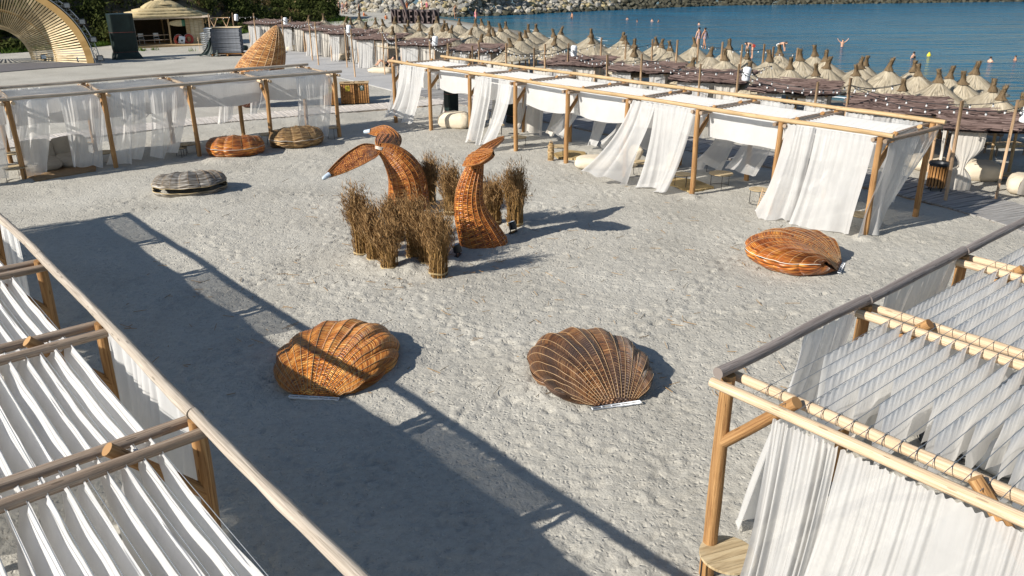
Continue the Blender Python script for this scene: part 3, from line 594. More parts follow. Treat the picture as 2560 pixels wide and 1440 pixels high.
def pergola(label, org, rz, nb, bay, w, m_post, m_beam, m_x, wires, style, front=(), back=(), ends=(), seed=0, rb=0.07, oh=0.3):
    root = thing('pergola', label, 'pergola', (org[0], org[1], 0), rz)
    c, s_ = math.cos(rz), math.sin(rz); wl = np.array([WIND[0] * c + WIND[1] * s_, -WIND[0] * s_ + WIND[1] * c])
    g = np.random.default_rng(seed); H = 2.5; rp = 0.078
    for i in range(nb + 1):
        for y in (0, w):
            b = MB(); log(b, (i * bay + g.normal(0, 0.012), y + g.normal(0, 0.012), -0.25), (i * bay, y, H - 0.01), rp * g.uniform(0.95, 1.08), rp * 0.93, 14, 0.014, seed * 50 + i * 2 + (y > 0)); b.build('post', m_post, root)
            b = MB(); sg = 1 if y == 0 else -1
            log(b, (i * bay, y + sg * 0.03, 1.72), (i * bay, y + sg * 0.76, 2.5), 0.062, 0.062, 12, 0.004, seed * 31 + i); b.build('brace', m_post if style != 'C' else WOOD_POST, root)
        for k in (-1, 1):
            b = MB(); log(b, (i * bay + k * 0.147, -0.07 - g.uniform(0, 0.05), 2.42), (i * bay + k * 0.147 + g.normal(0, 0.01), w + 0.07 + g.uniform(0, 0.05), 2.42), 0.052, 0.06, 12, 0.012, seed * 77 + i * 2 + k); b.build('crossbeam', m_x, root)
    for y in (0, w):                                              # long beams in lengths of about two bays
        i = 0
        while i < nb:
            j = min(nb, i + (2 if g.random() < 0.7 else 1)); b = MB()
            log(b, ((i * bay - (oh if i == 0 else 0.0)), y + g.normal(0, 0.012), 2.556), (j * bay + (oh if j == nb else 0.012), y + g.normal(0, 0.012), 2.556), rb * g.uniform(0.94, 1.07), rb * g.uniform(0.88, 1.0), 14, 0.012, seed * 91 + i + int(y > 0) * 40)
            b.build('beam', m_beam, root); i = j
    n = int((w - 0.75) / wires) + 1; zw = {'A': 2.49, 'B': 2.455, 'C': 2.41, 'D': 2.47}[style]
    for k in range(n):
        y = 0.38 + k * wires; b = MB()
        tube(b, [(-0.1, y, zw), (nb * bay * 0.5, y, zw - 0.004), (nb * bay + 0.1, y, zw)], 0.004, 4, False); b.build('wire', STEEL_WIRE, root)
        if style == 'D':
            for i in (nb,):                                       # the wire is lashed round the log
                b = MB(); a = np.linspace(0, 2 * PI, 13)
                tube(b, np.stack([i * bay - 0.147 * 1 + 0.067 * np.cos(a), np.full(13, y), 2.42 + 0.067 * np.sin(a)], 1), 0.003, 4, False)
                b.build('wire_lashing', STEEL_WIRE, root)
        for i in range(nb):
            sd = seed * 1000 + k * 40 + i
            if style == 'C':
                b = strip(i * bay - 0.02, (i + 1) * bay + 0.02, y + g.normal(0, 0.012), zw, g.uniform(0.3, 0.56), g.uniform(0.1, 0.18), wl[1] * g.uniform(0.1, 0.45), wl[1] * g.uniform(-0.02, 0.16), sd, sg=g.uniform(0.02, 0.09))
                m = CLOTH_ROOF
            elif style == 'D':
                x0, x1 = i * bay + 0.2, (i + 1) * bay - 0.2
                if i == nb - 1: x1 -= (0.95, 0.75, 0.5, 0.12, 0.6, 1.0, 0.42, 0.2, 0.9, 0.55, 0.3, 0.75)[k % 12]
                elif g.random() < 0.3: x0 += g.uniform(0, 0.3)
                b = strip(x0, x1, y, zw, 0.62, 0.6, wl[1] * 0.25, wl[1] * 0.05, sd, 0.006 if (k * 7 + i * 3) % 4 else 0.003, 120, 8); m = CLOTH_STRIP
            else:
                dm = 0.84 if k == 0 else 0.46
                b = strip(i * bay + 0.1, (i + 1) * bay - 0.1, y, zw, dm, dm * 0.93, 0.05 if k == 0 else (0.75 if style == 'A' else wl[1] * 0.12), wl[1] * g.uniform(0.0, 0.1), sd); m = CLOTH_ROOF
            b.build('roof_strip', m, root)
    for lst, y in ((front, -0.02), (back, w + 0.02)):
        for k, (x0, x1, kw) in enumerate(lst):
            kw = dict(kw); m = kw.pop('mat', CLOTH); kw.setdefault('wind', wl); kw.setdefault('seed', seed * 13 + k + int(y > 1) * 30)
            kw.setdefault('folds', max(2, int((x1 - x0) * bay * (2.7 if y < 1 else 3.2))))
            curtain((x0 * bay, y, 2.475), (x1 * bay, y, 2.475), **kw).build('curtain', m, root)
    for k, (xe, y0, y1, kw) in enumerate(ends):
        kw = dict(kw); m = kw.pop('mat', CLOTH); kw.setdefault('wind', wl); kw.setdefault('seed', seed * 17 + k + 60); kw.setdefault('folds', max(3, int(abs(y1 - y0) * 5)))
        curtain((xe, y0, 2.36), (xe, y1, 2.36), **kw).build('curtain', m, root)
    return root
GZ = dict(mat=GAUZE, a0=0.02, a1=0.22, amp=0.1, narrow=0.06)
aA = R(37.12)
pergola('pergola with sheer grey-white curtains before the plank boardwalk', (-15.463 - 2.7306 * math.cos(aA), 25.2005 - 2.7306 * math.sin(aA)), aA, 5, 2.7306, 3.08, WOOD_POST, WOOD_SILVER, WOOD_PALE, 0.15, 'A',
        front=[(0.1, 0.95, GZ), (1.04, 1.4, dict(GZ, seed=4, a1=0.3)), (1.52, 1.96, dict(GZ, seed=6, a1=0.22, narrow=0.35)), (2.05, 2.46, dict(GZ, seed=9, a1=0.3)), (2.5, 2.97, dict(GZ, seed=10, a1=0.35, narrow=0.25)), (4.42, 4.96, dict(GZ, a1=0.12, narrow=0.2, amp=0.06))],
        back=[(0.1, 0.5, GZ), (1.1, 1.5, dict(GZ, a1=0.5, drop=1.7)), (2.5, 2.95, dict(GZ, a1=0.6, drop=1.6, mat=CLOTH)), (3.05, 3.28, dict(GZ, a1=0.8, drop=1.6, mat=LINEN)), (3.72, 3.97, dict(GZ, a1=0.3, drop=1.9)), (4.2, 4.5, dict(GZ, a1=0.35, drop=1.7)), (2.05, 2.3, dict(GZ, drop=2.2))], seed=1, rb=0.06)
B1 = dict(a0=0.1, a1=0.62, amp=0.07, narrow=0.25)
pergola('long pergola with bright white windblown curtains beside the cabanas', (-5.009, 35.385), -0.868668, 8, 2.66307, 2.75, WOOD_POST, WOOD_TAN, WOOD_XGREY, 0.17, 'B',
        front=[(0.2, 0.55, dict(B1, a1=0.45, drop=2.2)), (0.58, 0.92, dict(B1, a1=0.5, drop=2.25)), (2.14, 2.5, dict(B1, a1=0.35, drop=2.45)), (2.66, 2.95, dict(B1, a1=0.55, drop=2.5)),
               (5.08, 5.42, dict(B1, a0=0.35, a1=0.85, drop=2.6)), (5.4, 5.97, dict(B1, a0=0.15, a1=0.62, drop=2.75, narrow=0.35)),
               (7.06, 7.36, dict(B1, a0=0.12, a1=0.45, drop=2.5, narrow=0.12)), (7.38, 7.96, dict(B1, a0=0.08, a1=0.34, drop=2.45, narrow=0.03, amp=0.05))],
        back=[(0.1, 0.35, dict(B1, mat=LINEN, a1=0.3)), (0.9, 1.2, dict(B1, mat=LINEN, a1=0.15)), (1.25, 1.6, dict(B1, mat=LINEN, a1=0.12)), (1.9, 2.1, dict(B1, mat=LINEN, a1=0.3)), (2.2, 2.5, dict(B1, mat=LINEN, a1=0.2)), (2.7, 2.95, dict(B1, mat=LINEN, a1=0.4)),
              (3.15, 3.4, dict(B1, mat=GAUZE, a1=0.85)), (3.5, 3.85, dict(B1, a1=0.7, drop=2.35)), (4.05, 4.3, dict(B1, a1=1.0, drop=2.4, narrow=0.4)), (4.55, 4.95, dict(B1, a1=1.1, drop=2.2, narrow=0.55)), (5.55, 5.95, dict(B1, a1=0.85, drop=2.4)),
              (6.05, 6.5, dict(B1, a1=0.95, drop=2.3, mat=GAUZE, narrow=0.4)), (6.62, 6.98, dict(B1, a1=0.7, drop=2.4)), (7.1, 7.4, dict(B1, a1=0.8, drop=2.3)), (7.6, 7.9, dict(B1, a1=0.5, drop=2.1, mat=GAUZE))],
        rb=0.06, ends=[(-0.2, 0.1, 1.3, dict(mat=GAUZE, a0=0.2, a1=0.55, amp=0.07, narrow=0.3, drop=2.3)), (8 * 2.66307 + 0.2, 0.05, 1.2, dict(mat=CLOTH, a0=0.1, a1=0.35, amp=0.07, narrow=0.35)), (8 * 2.66307 + 0.2, 1.1, 2.7, dict(mat=GAUZE, a0=0.3, a1=0.85, amp=0.06, narrow=0.55))], seed=2)
C1 = dict(mat=GAUZE, a0=0.02, a1=0.14, amp=0.05, narrow=0.03, drop=2.4)
pergola('foreground pergola roofed with long white billowing strips, beam slanting to the shells', (0.875, 2.08), R(131.07), 8, 2.85, 3.0, WOOD_POST, WOOD_SILVER, WOOD_XGREY, 0.15, 'C',
        front=[(0.1, 0.9, C1), (2.05, 2.97, dict(C1, mat=CLOTH, amp=0.045)), (4.5, 4.95, C1), (5.06, 5.95, C1), (7.05, 7.95, C1)], back=[(3.1, 3.9, C1), (5.1, 5.9, C1)],
        ends=[(8 * 2.85 + 0.2, 0.1, 2.9, dict(mat=GAUZE, a1=0.1))], seed=3, rb=0.058)
D1 = dict(a0=0.03, a1=0.22, amp=0.055, narrow=-0.03, drop=2.4)
pergola('foreground pergola with pale log frame and wire-hung roof strips', (10.54, 14.27), R(-139.83), 4, 2.74, 3.1, WOOD_POST, WOOD_GREY, WOOD_PALE, 0.146, 'D',
        front=[(3.03, 3.5, dict(a0=0.35, a1=0.5, amp=0.06, narrow=0.2, drop=2.7)), (2.05, 2.8, dict(mat=LINEN, a0=0.25, a1=0.42, amp=0.06, narrow=0.6, drop=2.5)), (0.1, 0.6, dict(D1))],
        back=[(0.1, 0.9, dict(D1)), (1.1, 1.9, dict(D1, mat=GAUZE)), (2.2, 2.8, dict(D1))],
        ends=[(4 * 2.74 + 0.21, 0.66, 1.3, dict(D1, folds=6, nu=110, nv=30)), (4 * 2.74 + 0.215, 1.34, 3.35, dict(D1, folds=12, amp=0.06, nu=220, nv=30, seed=5))], seed=4, rb=0.062, oh=0.17)
# ------------------------------------------------------------------ wicker scallop shells
def scallop(name, label, hinge, aim, size, mat, h=0.62, lobes=9, gape=0.0, seed=0, tilt=0.0, bar=True, group='wicker scallop shells lying on the sand', wide=1.0, binding=True, hw=0.29, seam=0.26, sidep=0.45):
    """closed pair of ribbed valves; local origin at the middle of the hinge, +y towards the fanned rim"""
    rz = math.atan2(aim[1] - hinge[1], aim[0] - hinge[0]) - PI / 2
    root = thing(name, label, 'shell sculpture', (hinge[0], hinge[1], 0), rz, group)
    nu, nv = 181, 44; s = np.linspace(-1, 1, nu); t = np.linspace(0, 1, nv); Sg, T = np.meshgrid(s, t, indexing='ij')
    th = s * R(140); lob = np.abs(np.cos(s * lobes * PI / 2)); scal = 1 + 0.06 * (lob ** 0.7 - 0.5) + 0.02 * vn(s * 5, seed)
    rx = size * 0.545 * np.sin(th) * scal * wide; ry = size * (0.5 + 0.5 * np.cos(th) * scal)
    hx = s * hw * size * 0.52; bow = np.sin(PI * T) * 0.05 * size * np.sign(Sg) * np.abs(Sg) ** 1.5
    X = hx[:, None] * (1 - T) + rx[:, None] * T ** 0.94 + bow; Y = ry[:, None] * T
    zs = 0.06 + seam * T ** 0.7                                    # the seam line rises from the hinge
    pk = 0.5; up_ = np.sin(PI / 2 * np.clip(T / pk, 0, 1)) ** 0.8; q = np.clip((T - pk) / (1 - pk), 0, 1); dome = np.where(T < pk, up_, np.clip(1 - q ** 2.6, 0, 1) ** 0.75)
    side = np.clip(np.cos(Sg * PI / 2 * 0.985), 0, 1) ** sidep; fine = np.cos(Sg * lobes * PI * 2)
    rib = ((lob[:, None] ** 0.7 - 0.5) * 0.1 + 0.013 * fine) * T ** 1.3 * np.clip(1.25 - q, 0.3, 1)
    tz = zs + gape * T + h * dome * side + rib * side + 0.014 * vn2(Sg * 9, T * 7, seed)
    bz = zs - (zs * 0.96) * np.where(T < 0.8, np.clip(T / 0.35, 0, 1) ** 0.6, np.sqrt(np.clip(1 - np.clip((T - 0.8) / 0.2, 0, 1) ** 2, 0, 1))) * (1 - np.abs(Sg) ** 8) - 0.01
    kb = np.clip((T - 0.8) / 0.2, 0, 1)
    sh = 0.94 + 0.06 * kb
    UV = np.stack([(Sg + 1) / 2, T], 2).reshape(-1, 2)
    mb = MB(); mb.add(np.stack([X, Y, tz], 2).reshape(-1, 3), [grid_faces(nu, nv)], UV); up = mb.build('upper_valve', mat, root)
    mb = MB(); mb.add(np.stack([X * sh, Y * sh + 0.02, bz], 2).reshape(-1, 3), [grid_faces(nu, nv)[:, ::-1]], UV); mb.build('lower_valve', mat, root)
    mb = MB()                                                      # pale rods woven in along the ribs
    for i in np.linspace(2, nu - 3, lobes * 2 + 3).astype(int):
        P = np.stack([X[i], Y[i], tz[i] + 0.006], 1)[1::2]; tube(mb, P, 0.0034 * size / 2, 5, False)
    mb.build('rib_rod', ROD, up)
    if binding:
        mb = MB(); P = np.stack([X[:, -1], Y[:, -1] , tz[:, -1] - 0.004], 1)[4:-4:2]; tube(mb, P * np.array([1.006, 1.004, 1]), 0.007, 5, False)
        if gape > 0.04: tube(mb, (np.stack([X[:, -1] * sh[0, -1], Y[:, -1], bz[:, -1]], 1)[4:-4:2]), 0.012, 5, False)
        mb.build('rim_binding', BINDING if not gape else TWINE, root)
    if bar:
        L = hw * size * 1.12; mb = MB()
        for y, z in ((-0.02, 0.05), (-0.075, 0.05), (-0.05, 0.015)): bbox(mb, (0, y, z), (L, 0.016, 0.016), 0.003)
        for x in np.linspace(-L / 2, L / 2, 6): box(mb, (x, -0.0475, 0.05), (0.014, 0.05, 0.014))
        mb.build('hinge_bar', BAR_WHITE, root)
    return root
def mid(a, b): return (np.asarray(a) + np.asarray(b)) / 2
scallop('scallop_shell', 'glossy copper wicker scallop half in the shadow of a pergola beam', G(788, 997), G(915, 812), 2.45, WICKER, 0.4, 9, seed=1, wide=0.75, hw=0.29, seam=0.1, sidep=0.95, binding=False)
scallop('scallop_shell', 'dark walnut wicker scallop with pale ribs and white hinge bar in full sun', G(1538, 1016), G(1398, 835), 2.35, WICKER_W, 0.4, 9, seed=2, wide=0.76, hw=0.3, seam=0.1, sidep=0.95, binding=False)
scallop('scallop_shell', 'rust-red wicker scallop alone before the long white pergola', G(2097, 674), G(1893, 642), 2.05, WICKER_R, 0.4, 9, seed=3, wide=0.92, hw=0.3)
scallop('scallop_shell', 'orange wicker scallop near side tables under the sheer pergola', (-10.05, 29.75), (-9.65, 27.7), 1.75, WICKER_R, 0.46, 7, seed=4, bar=False, wide=1.04, seam=0.3, sidep=0.75)
scallop('scallop_shell', 'tan-brown wicker scallop at the corner post of the sheer pergola', (-8.5, 31.15), (-7.55, 29.4), 1.75, WICKER_T, 0.5, 7, seed=5, bar=False, wide=1.04, seam=0.3, sidep=0.75)
scallop('scallop_shell', 'silver-grey weathered wicker shell gaping open on the sand', (-9.95, 24.55), (-9.3, 22.75), 1.75, WICKER_G, 0.42, 8, gape=0.13, seed=6, bar=False, wide=1.1, seam=0.13, sidep=0.72)
# small dark wicker basket lying by the tan shell
b = MB(); t_ = thing('wicker_pot', 'small dark wicker bundle between the orange and tan shells', 'wicker bundle', G(700, 366)[:3], 0.5)
tube(b, [(-0.3, 0, 0.2), (-0.24, 0, 0.22), (0, 0, 0.24), (0.22, 0, 0.2), (0.28, 0, 0.2)], [0.1, 0.2, 0.23, 0.2, 0.12], 20); b.build('basket_body', WICKER_T, t_)
b = MB(); tube(b, [(0.26, 0, 0.2), (0.33, 0, 0.2)], [0.15, 0.16], 20, False); b.build('rim', ROD, t_)

# the tall almond-shaped shell standing behind the sheer pergola
def big_shell():
    base = G(612, 268); root = thing('standing_shell', 'huge tilted wicker seed-shaped shell standing on end behind the pergola', 'shell sculpture', base)
    nu, nv = 96, 60; a = np.linspace(0, 2 * PI, nu + 1); t = np.linspace(0, 1, nv); A, T = np.meshgrid(a, t, indexing='ij')
    H = 3.75; ax = 1.85 * T ** 1.15 + 0.1 * np.sin(PI * T); r = np.sin(PI * np.clip(T, 0.0, 1) ** 0.85) ** 0.72 * (1 - 0.18 * T) + 0.015
    cx = np.cos(A); cy = np.sin(A); fold = np.abs(cx) ** 0.8 * np.sign(cx)
    X = ax + 1.18 * r * fold; Y = 0.95 * r * np.sign(cy) * np.abs(cy) ** 1.1 + 0.35 * T; Z = T * H + 0.3 * r * -fold * (1 - T)
    mb = MB(); mb.add(np.stack([X, Y, Z.clip(0)], 2).reshape(-1, 3), [grid_faces(nu + 1, nv)], np.stack([A / 2 / PI, T], 2).reshape(-1, 2)); up = mb.build('shell_body', WICKER_BIG, root)
    k = int(nv * 0.36); P = np.stack([X, Y, Z.clip(0)], 2); c = P[:, :k].mean(0, keepdims=True)
    mb = MB(); mb.add((c + (P[:, :k] - c) * 1.02).reshape(-1, 3), [grid_faces(nu + 1, k)], np.stack([A, T], 2)[:, :k].reshape(-1, 2)); mb.build('red_brown_foot', RED_BROWN, root)  # lower part of the shell skinned over in a darker red-brown
    mb = MB()
    for i in range(0, nu, 4): tube(mb, P[i, 2:-1:2] * np.array([1.004, 1.004, 1]), 0.011, 5, False)
    mb.build('rib_rod', ROD, up)
    mb = MB(); lathe(mb, [(0.0, 0.16), (0.1, 0.14), (0.13, 0), (0.1, -0.14), (0, -0.16)], 14, (0.15, -1.0, 1.55)); mb.build('lamp', PLASTIC_BLACK, root)
big_shell()

# ------------------------------------------------------------------ the two wicker fish tails
def leaf(root, path, wmax, mat, nrm, name='fluke', cup=0.22, cap=True, pw=0.75):
    """a cupped leaf-shaped fluke along a path"""
    path = np.asarray(path, float); t0 = np.linspace(0, 1, len(path)); nv = 40; t = np.linspace(0, 1, nv)
    tt = t0; P = np.stack([np.interp(t, tt, path[:, k]) for k in range(3)], 1)
    for _ in range(6): P[1:-1] = (P[:-2] + 2 * P[1:-1] + P[2:]) / 4
    tan = np.gradient(P, axis=0); tan /= np.linalg.norm(tan, axis=1)[:, None]; nrm = np.asarray(nrm, float)
    sd = np.cross(tan, nrm); sd /= np.linalg.norm(sd, axis=1)[:, None]; up = np.cross(sd, tan)
    w = wmax * (np.sin(PI * t ** 0.8) ** pw) * 0.98 + 0.035; nu = 33; s = np.linspace(-1, 1, nu)
    def sheet(off, c):
        z = c * w[None, :] * (1 - np.abs(s[:, None]) ** 2) + off * (1 - np.abs(s[:, None]) ** 6)
        return P[None] + sd[None] * (s[:, None] * w[None, :])[..., None] + up[None] * z[..., None]
    UV = np.stack(np.meshgrid((s + 1) / 2, t * 0.9, indexing='ij'), 2).reshape(-1, 2)
    mb = MB(); top = sheet(0.0, cup); bot = sheet(-0.05, -cup * 1.1)
    mb.add(top.reshape(-1, 3), [grid_faces(nu, nv)], UV); mb.add(bot.reshape(-1, 3), [grid_faces(nu, nv)[:, ::-1]], UV); f = mb.build(name, mat, root)
    mb = MB()
    for i in (0, 5, 11, 16, 21, 27, 32): tube(mb, top[i] + up * 0.008, 0.008, 5, False)
    for i in (0, 8, 16, 24, 32): tube(mb, bot[i] - up * 0.008, 0.008, 5, False)
    mb.build('rib_rod', ROD_RED, f)
    if cap:
        mb = MB(); e = P[-1] + tan[-1] * 0.12; tube(mb, [P[-3], P[-1], e - tan[-1] * 0.03, e], [0.075, 0.06, 0.05, 0.015], 12); mb.build('tip_cap', CAP_GREY, f)
def tail(label, pts, rad, flukes, seed, sq=0.8):
    base = np.array([pts[0][0], pts[0][1], 0]); root = thing('fish_tail', label, 'tail sculpture', base)
    pts = np.asarray(pts, float) - base; t0 = np.linspace(0, 1, len(pts)); t = np.linspace(0, 1, 46)
    P = np.stack([np.interp(t, t0, pts[:, k]) for k in range(3)], 1); r = np.interp(t, t0, rad)
    for _ in range(30): P[1:-1] = (P[:-2] + 2 * P[1:-1] + P[2:]) / 4; r[1:-1] = (r[:-2] + 2 * r[1:-1] + r[2:]) / 4
    seg = 40; mb = MB(); tan = np.gradient(P, axis=0); a = np.arange(seg + 1) * 2 * PI / seg; V = np.zeros((seg + 1, 46, 3))
    for i in range(46):
        tn = tan[i] / np.linalg.norm(tan[i]); x = np.array([0.25, -0.97, 0.0]); x = x - tn * (x @ tn); x /= np.linalg.norm(x); y = np.cross(tn, x)
        if i == 0: x[2] = 0; y[2] = 0
        V[:, i] = P[i] + r[i] * (np.cos(a)[:, None] * x * sq + np.sin(a)[:, None] * y)
    UV = np.stack(np.meshgrid(a / 2 / PI, t, indexing='ij'), 2).reshape(-1, 2)
    mb.add(V.reshape(-1, 3), [grid_faces(seg + 1, 46)], UV); bd = mb.build('tail_body', WICKER_TAIL, root)
    mb = MB()
    for j in range(0, seg, 2): tube(mb, P + (V[j] - P) * 1.012, 0.009, 5, False)
    mb.build('rib_rod', ROD_RED, bd)
    for path, w, n, kw in flukes: leaf(root, np.asarray(path) - base, w, WICKER_TAIL, n, **kw)
    mb = MB(); a = np.linspace(0, 2 * PI, 17); c = P[-2]
    for k in range(3): tube(mb, c + np.stack([np.cos(a) * 0.13, np.sin(a) * 0.13, 0.03 * k + 0.02 * np.sin(a * 2)], 1), 0.012, 5, False)
    mb.build('binding', BINDING, root)
J1 = GY(948, 370, 21.5); b1 = G(1022, 528)
tail('tall wicker fish tail arching to one side with a long drooping fluke', [b1 - (0, 0, 0.1), GY(1022, 480, 21.8), GY(1018, 440, 21.75), GY(998, 405, 21.7), GY(972, 380, 21.6), J1], [0.58, 0.55, 0.5, 0.41, 0.27, 0.13],
     [([J1, GY(915, 380, 21.2), GY(868, 408, 20.7), GY(815, 442, 20.2)], 0.25, (-0.15, -0.85, 0.5), dict(cup=-0.2)),
      ([J1, GY(962, 362, 21.9), GY(978, 344, 22.5), GY(962, 326, 23.0), GY(918, 329, 23.2)], 0.3, (0.3, -0.6, 0.6), dict(cup=0.3))], 1, 0.85)
J2 = GY(1192, 405, 18.9); b2 = G(1212, 612)
tail('wicker fish tail with flared foot and two raised flukes beside the reeds', [b2 - (0, 0, 0.1), GY(1196, 580, 18.62), GY(1176, 540, 18.66), GY(1170, 490, 18.7), GY(1180, 445, 18.8), J2], [0.6, 0.5, 0.4, 0.33, 0.27, 0.17],
     [([GY(1172, 398, 18.7), GY(1180, 394, 18.45), GY(1205, 392, 18.1), GY(1232, 382, 17.95)], 0.27, (-0.45, -0.25, 0.8), dict(cup=0.3, cap=False, pw=0.5)),
      ([J2, GY(1192, 390, 19.15), GY(1220, 366, 19.6), GY(1258, 342, 20.0)], 0.23, (-0.5, -0.45, 0.75), dict(cup=0.25, cap=False))], 2, 0.85)

# ------------------------------------------------------------------ reed bundles
def reeds(label, base, h, r, seed, n=430, flare=1.2, lean=(0, 0)):
    root = thing('reed_bundle', label, 'reed bundle', base, 0, 'dried reed bundles around the tails'); g = np.random.default_rng(seed)
    q = np.sqrt(g.random(n)); a = g.uniform(0, 2 * PI, n); hh = h * np.where(g.random(n) < 0.12, g.uniform(0.95, 1.18, n), g.uniform(0.6, 0.98, n)) * (1 - 0.1 * q)
    B = np.stack([q * r * 0.88 * np.cos(a), q * r * 0.88 * np.sin(a), np.full(n, -0.03)], 1)
    k = flare * g.uniform(0.7, 1.4, n); jit = g.normal(0, 0.085, (n, 2))
    M_ = np.stack([B[:, 0] * 1.0 + lean[0] * hh * 0.3, B[:, 1] * 1.0 + lean[1] * hh * 0.3, hh * 0.45], 1)
    T = np.stack([B[:, 0] * k + jit[:, 0] + lean[0] * hh, B[:, 1] * k + jit[:, 1] + lean[1] * hh, hh], 1)
    w = g.uniform(0.004, 0.008, n)[:, None]; b = a + g.normal(0, 0.6, n); sd = np.stack([-np.sin(b), np.cos(b), 0 * b], 1) * w
    mb = MB(); V = np.stack([B - sd, B + sd, M_ + sd, M_ - sd, T + sd * 0.4, T - sd * 0.4], 1)
    U = np.stack([np.stack([g.uniform(0, 9, n), np.zeros(n)], 1)] * 6, 1); U[:, 2:4, 1] = 0.5; U[:, 4:, 1] = 1
    I = np.arange(n)[:, None] * 6; mb.add(V.reshape(-1, 3), [np.concatenate([I + np.array([0, 1, 2, 3]), I + np.array([3, 2, 4, 5])])], U.reshape(-1, 2)); mb.build('stalks', REED, root, smooth=False)
    # feathery heads: many small blades round the upper third of each stalk
    m = 15; tt = g.uniform(0.12, 0.95, (n, m)); tt[:, 4:] = g.uniform(0.76, 1.1, (n, m - 4)); f = tt[..., None]
    P = np.where(f < 0.45, B[:, None] + (M_ - B)[:, None] * f / 0.45, M_[:, None] + (T - M_)[:, None] * (f - 0.45) / 0.55)
    P = P + g.normal(0, 0.018, P.shape); d = g.normal(0, 0.42, P.shape) * np.array([1, 1, 0.55]) + np.array([0, 0, 1.0]); d += np.array([-0.3, -0.1, 0])
    d /= np.linalg.norm(d, axis=2)[..., None]; L = g.uniform(0.07, 0.2, (n, m, 1)); s2 = np.cross(d, g.normal(0, 1, P.shape)); s2 /= np.linalg.norm(s2, axis=2)[..., None]
    V = np.stack([P, P + d * L * 0.5 + s2 * 0.0075, P + d * L, P + d * L * 0.5 - s2 * 0.0075], 2).reshape(-1, 3)
    U = np.repeat(g.uniform(0, 9, (n * m, 2)), 4, 0); mb = MB(); mb.add(V, [np.arange(len(V)).reshape(-1, 4)], U); mb.build('plumes', PLUME, root, smooth=False)
    mb = MB(); a = np.linspace(0, 2 * PI, 33)
    for z in (0.1, 0.12): tube(mb, np.stack([np.cos(a) * r * 0.88, np.sin(a) * r * 0.88, np.full(33, z) + 0.01 * np.sin(3 * a + seed)], 1), 0.007, 5, False)
    mb.build('tie', TWINE, root)
    mb = MB(); lathe(mb, [(r * 0.42, -0.02), (r * 0.42, h * 0.4), (0.01, h * 0.55)], 16, jit=0.15); mb.build('core', REED, root)
RB = [('bushy reed bundle at the far end of the group, beside the small path light', (1288, 567), 1.62, 0.27, (0.0, 0)), ('short dark reed bundle behind the flared wicker tail', (1232, 560), 1.05, 0.3, (0, 0)),
      ('tall dark reed bundle between the two wicker tails', (1130, 535), 1.25, 0.29, (0.02, 0)), ('tall plumed reed bundle behind the arching tail', (1072, 512), 1.3, 0.26, (0.08, 0)),
      ('slim tall reed bundle on the outer side of the group', (905, 640), 1.55, 0.24, (-0.02, 0)), ('reed bundle second from the outer side, tied low', (938, 655), 1.25, 0.24, (-0.02, 0)),
      ('stubby reed bundle with pale stalks at the front of the group', (974, 676), 1.1, 0.25, (0.02, 0)), ('shaggy reed bundle in the shaded middle of the group', (1040, 652), 1.35, 0.27, (0.03, 0)),
      ('brown reed bundle half behind the frontmost one', (1068, 664), 1.15, 0.23, (-0.04, 0)), ('frontmost reed bundle with long straight stalks', (1096, 690), 1.45, 0.27, (0.05, 0)),
      ('wide reed bundle at the foot of the arching tail', (990, 600), 1.05, 0.33, (0.02, 0))]
for i, (lb, px, h, r, ln) in enumerate(RB): reeds(lb, G(*px), h * (0.92 + 0.14 * ((i * 37) % 10) / 10), r * 0.88, 30 + i, 230 if r < 0.26 else 290, lean=ln)
# path lights and cable
def spot(label, p, rz):
    r_ = thing('spot_light', label, 'spot light', p, rz, 'black ground spot lights')
    b = MB(); tube(b, [(0, 0, 0.1), (0.02, 0, 0.2), (0.05, 0, 0.27)], [0.1, 0.1, 0.1], 18); b.build('housing', PLASTIC_BLACK, r_)
    b = MB(); lathe(b, [(0.0, 0.0), (0.085, 0.0), (0.085, 0.012)], 18); o = b.build('lens', CAP_GREY, r_); o.location = (0.055, 0, 0.275); o.rotation_euler = (0, 0.4, 0)
    b = MB(); box(b, (0, 0.12, 0.12), (0.03, 0.012, 0.22)); box(b, (0, -0.12, 0.12), (0.03, 0.012, 0.22)); box(b, (0, 0, 0.02), (0.1, 0.26, 0.02)); b.build('bracket', STEEL_BLACK, r_)
spot('black ground spot light beside the farthest reed bundle', G(1283, 582), 2.5)
spot('black ground spot light behind the frontmost reed bundle', G(1145, 640), 2.9)
mb = MB(); g = np.random.default_rng(17)                           # bits of broken reed and twig lying about
for k in range(420):
    p = G(g.uniform(300, 2000), g.uniform(430, 1000)) if k > 120 else G(*(np.array([1090, 640]) + g.normal(0, 1, 2) * np.array([150, 55]))); a = g.uniform(0, PI); L = g.uniform(0.05, 0.32)
    d = np.array([math.cos(a), math.sin(a), g.normal(0, 0.06)]) * L; w = np.array([-math.sin(a), math.cos(a), 0]) * 0.004; p = p + np.array([0, 0, 0.03])
    mb.add([p - w, p + w, p + d + w, p + d - w, p + np.array([0, 0, 0.008]), p + d + np.array([0, 0, 0.008])], [np.array([[0, 4, 5, 3], [1, 2, 5, 4]])], np.tile([k, 0.5], (6, 1)))
tag(mb.build('twigs', REED, smooth=False), 'scattered bits of reed and twig on the sand', 'twigs', kind='stuff')
